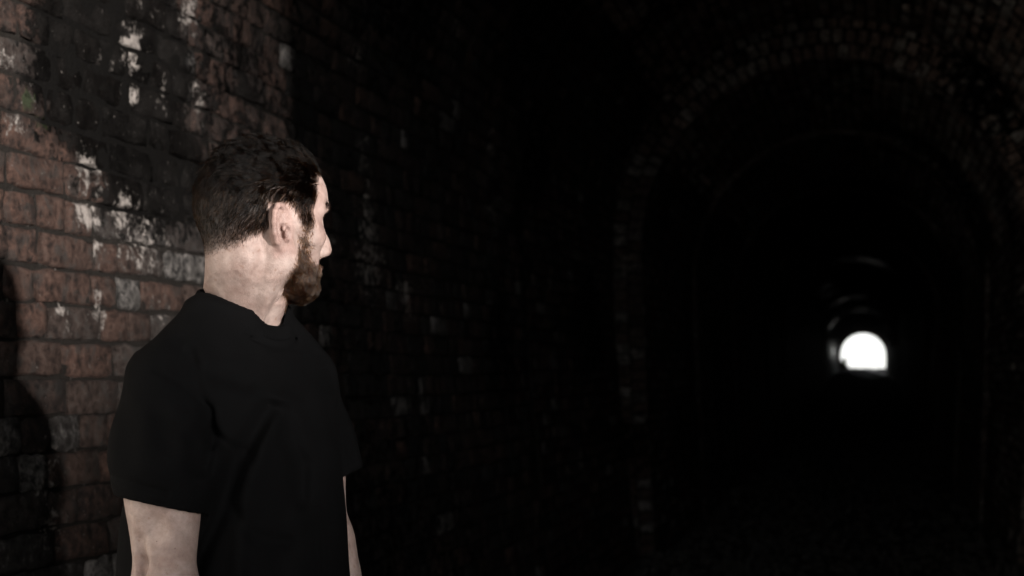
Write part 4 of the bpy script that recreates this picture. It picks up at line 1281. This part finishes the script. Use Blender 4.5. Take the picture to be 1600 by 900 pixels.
# neck hole along the neck, then the ribbed collar
NK0, NK1 = T(0, 0.004, 1.49), T(0, 0.000, 1.60)
S_.path([T(0, -0.004, 1.478), T(0, 0.004, 1.60)], [0.058, 0.072], 0.004, 'cut')
th = np.linspace(0, 2 * math.pi, 49)
ring = [T(0.070 * math.sin(a), -0.001 - 0.0665 * math.cos(a), 1.529 - 0.030 * math.cos(a) - 0.006 * math.cos(2 * a)) for a in th]
S_.path(ring, [0.0080] * 49, 0.004)
ring2 = [T(0.0695 * math.sin(a), -0.001 - 0.066 * math.cos(a), 1.538 - 0.030 * math.cos(a) - 0.006 * math.cos(2 * a)) for a in th]
S_.path(ring2, [0.0055] * 49, 0.004)
ring3 = [T(0.082 * math.sin(a), -0.001 - 0.0785 * math.cos(a), 1.519 - 0.034 * math.cos(a) - 0.006 * math.cos(2 * a)) for a in th]
S_.path(ring3, [0.0028] * 49, 0.003, 'cut')
# keep the body under the cloth: sample the closed shirt volume at the body's vertices and draw them in
def sample(F, ax, P):
    idx, fr = [], []
    for c in range(3):
        a = ax[c]
        i = np.clip(np.searchsorted(a, P[:, c]) - 1, 0, len(a) - 2)
        idx.append(i); fr.append(np.clip((P[:, c] - a[i]) / (a[i + 1] - a[i]), 0, 1))
    v = 0
    for dx in (0, 1):
        for dy in (0, 1):
            for dz in (0, 1):
                w = (fr[0] if dx else 1 - fr[0]) * (fr[1] if dy else 1 - fr[1]) * (fr[2] if dz else 1 - fr[2])
                v = v + w * F[idx[0] + dx, idx[1] + dy, idx[2] + dz]
    return v
cover = (BV[:, 2] > 0.9) & (BV[:, 2] < 1.475)
for a, sh, d in ((hemR, SH_R, dR), (SLV_L, SH_L, dL)):
    below = ((BV - a) @ d > -0.012) & (np.linalg.norm(BV - a - ((BV - a) @ d)[:, None] * d, axis=1) < 0.085)
    cover &= ~below
for _ in range(3):
    Pc = BV[cover]
    f0 = sample(sl_full, S_.ax, Pc)
    g = np.stack([sample(sl_full, S_.ax, Pc + e) - sample(sl_full, S_.ax, Pc - e) for e in np.eye(3) * 0.006], 1)
    g = g / np.maximum(np.linalg.norm(g, axis=1), 1e-9)[:, None]
    BV[cover] = Pc - g * np.clip(f0 + 0.009, 0, 0.02)[:, None]
u, v = BV @ TX, BV @ TY + 0.001
zc = 1.534 + 0.030 * v / 0.07
lim = 1 + np.clip((BV[:, 2] - zc - 0.008) / 0.03, 0, 10) ** 1.3 * 0.25
nn = np.hypot(u / 0.0610, v / 0.0575)
k = np.where((BV[:, 2] > 1.45) & (BV[:, 2] < 1.60) & (nn > lim), lim / np.maximum(nn, 1e-6), 1.0)
k = np.where(BV[:, 2] < 1.475, 1.0, k)
BV = BV + (k - 1)[:, None] * (u[:, None] * TX + v[:, None] * TY)
BV[BV[:, 2] < 1.60] = relax(BV, BQ, 3, 0.5)[BV[:, 2] < 1.60]
# tendons of the turned neck: ridges with a hollow behind them
def normals(V, Q):
    n = np.cross(V[Q[:, 2]] - V[Q[:, 0]], V[Q[:, 3]] - V[Q[:, 1]])
    out = np.stack([sum(np.bincount(Q[:, k], weights=n[:, c], minlength=len(V)) for k in range(4)) for c in range(3)], 1)
    return out / np.maximum(np.linalg.norm(out, axis=1), 1e-12)[:, None]
def ridge(a, b, amp, w, hollow, hw, side):
    a, b = np.array(a), np.array(b)
    ab = b - a
    t = ((BV - a) @ ab) / (ab @ ab)
    near = (t > -0.3) & (t < 1.3) & (BV[:, 2] > 1.44) & (BV[:, 2] < 1.66) & (BV[:, 1] < 0.01)
    N_ = normals(BV, BQ)
    sv = np.cross(ab / np.linalg.norm(ab), N_)
    q = BV - a - np.clip(t, -0.3, 1.3)[:, None] * ab
    d = (q * sv).sum(1) * side
    fade_ = np.clip(1 - np.abs(t - 0.5) * 2 + 0.75, 0, 1) * np.clip((t - 0.12) / 0.35, 0, 1)
    off = amp * np.exp(-(d / w) ** 2) - hollow * np.exp(-((d - hw) / (0.8 * hw)) ** 2)
    BV[near] += (N_ * (off * fade_)[:, None])[near]
ridge(MAST, (0.040, -0.060, 1.500), 0.0042, 0.0090, 0.0036, 0.019, -1.0)
body.data.vertices.foreach_set('co', np.ascontiguousarray(BV, np.float32).ravel())
body.data.update()

SV, SQ = S_.mesh()
SV = relax(SV, SQ, 3, 0.5)
def shirt_mat():
    t = NT('black_cotton')
    p = t.objpos()
    n1, n2 = t.noise(p, 30, 4), t.noise(p, 700, 2)
    lint = t.ss(t.noise(p, 260, 2), 0.735, 0.77)
    col = t.mix(n1, (0.0018, 0.0018, 0.0020), (0.0042, 0.0041, 0.0044))
    col = t.mix(t.m('MULTIPLY', lint, 0.35), col, (0.06, 0.055, 0.05))
    t.bump(t.m('ADD', n2, t.m('MULTIPLY', n1, 0.5)), 0.25, 0.002)
    return t.out(col, 0.9, 0.06)
M_SHIRT = shirt_mat()
shirt = obj('t_shirt', qmesh('t_shirt', SV, SQ, True), M_SHIRT, man)
# ribbed collar band
na, nb_ = 720, 7
A_, B_ = np.meshgrid(np.linspace(0, 2 * math.pi, na, endpoint=False), np.linspace(0, 2 * math.pi, nb_ + 5, endpoint=False))
hh, tt = 0.0115 * np.cos(B_), 0.0034 * np.sin(B_) + 0.0007 * np.sign(np.sin(B_)) * np.cos(A_ * 180)
rr_ = 1 + (tt - 0.30 * hh + 0.0035) / 0.068
V = (TX[None, None] * (0.0705 * rr_ * np.sin(A_))[..., None] + TY[None, None] * (-0.001 - 0.067 * rr_ * np.cos(A_))[..., None])
V[..., 2] = 1.535 - 0.030 * np.cos(A_) - 0.006 * np.cos(2 * A_) + hh
n_b = nb_ + 5
i, j = np.meshgrid(np.arange(na), np.arange(n_b))
a = (j * na + i).ravel(); b = (j * na + (i + 1) % na).ravel()
c = (((j + 1) % n_b) * na + (i + 1) % na).ravel(); d = (((j + 1) % n_b) * na + i).ravel()
obj('collar', qmesh('collar', V.reshape(-1, 3), np.stack([a, b, c, d], 1), True), M_SHIRT, shirt)

# -- trousers, belt line and shoes (below the picture's edge)
G8 = np.arange(-0.34, 0.34, 0.009)
Tr = Field(G8, G8, np.arange(0.03, 1.02, 0.010))
stack(Tr, [(0.82, .172, .125, .0), (0.92, .178, .13, .0), (1.0, .168, .125, .0)], 0.0, 0.04)
for s in (-1, 1):
    Tr.path([T(0.09 * s, 0, 0.86), T(0.10 * s, -0.015, 0.50), T(0.11 * s, 0.01, 0.07)], [0.098, 0.072, 0.060], 0.04)
TV, TQ = Tr.mesh()
obj('trousers', qmesh('trousers', relax(TV, TQ, 2), TQ, True), NT('dark_denim').out((0.015, 0.016, 0.02), 0.85, 0.2), man)
M_SHOE = NT('dark_leather').out((0.02, 0.017, 0.015), 0.5, 0.4)
for s in (-1, 1):
    Sh = Field(G8, G8, np.arange(-0.01, 0.16, 0.007))
    h0, t0 = T(0.11 * s, 0.05, 0.045), T(0.135 * s, -0.16, 0.032)
    Sh.path([h0, h0 * 0.5 + t0 * 0.5, t0], [0.042, 0.044, 0.036], 0.03)
    Sh.capsule(T(0.11 * s, 0.02, 0.06), T(0.11 * s, 0.01, 0.11), 0.045, 0.045, 0.03)
    sl, (x, y, z) = Sh.box((-1, -1, -1), (1, 1, 1))
    Sh.F[sl] = np.maximum(Sh.F[sl], 0.004 - z)
    V, Q = Sh.mesh()
    obj('shoe', qmesh('shoe', relax(V, Q, 2), Q, True), M_SHOE, man)
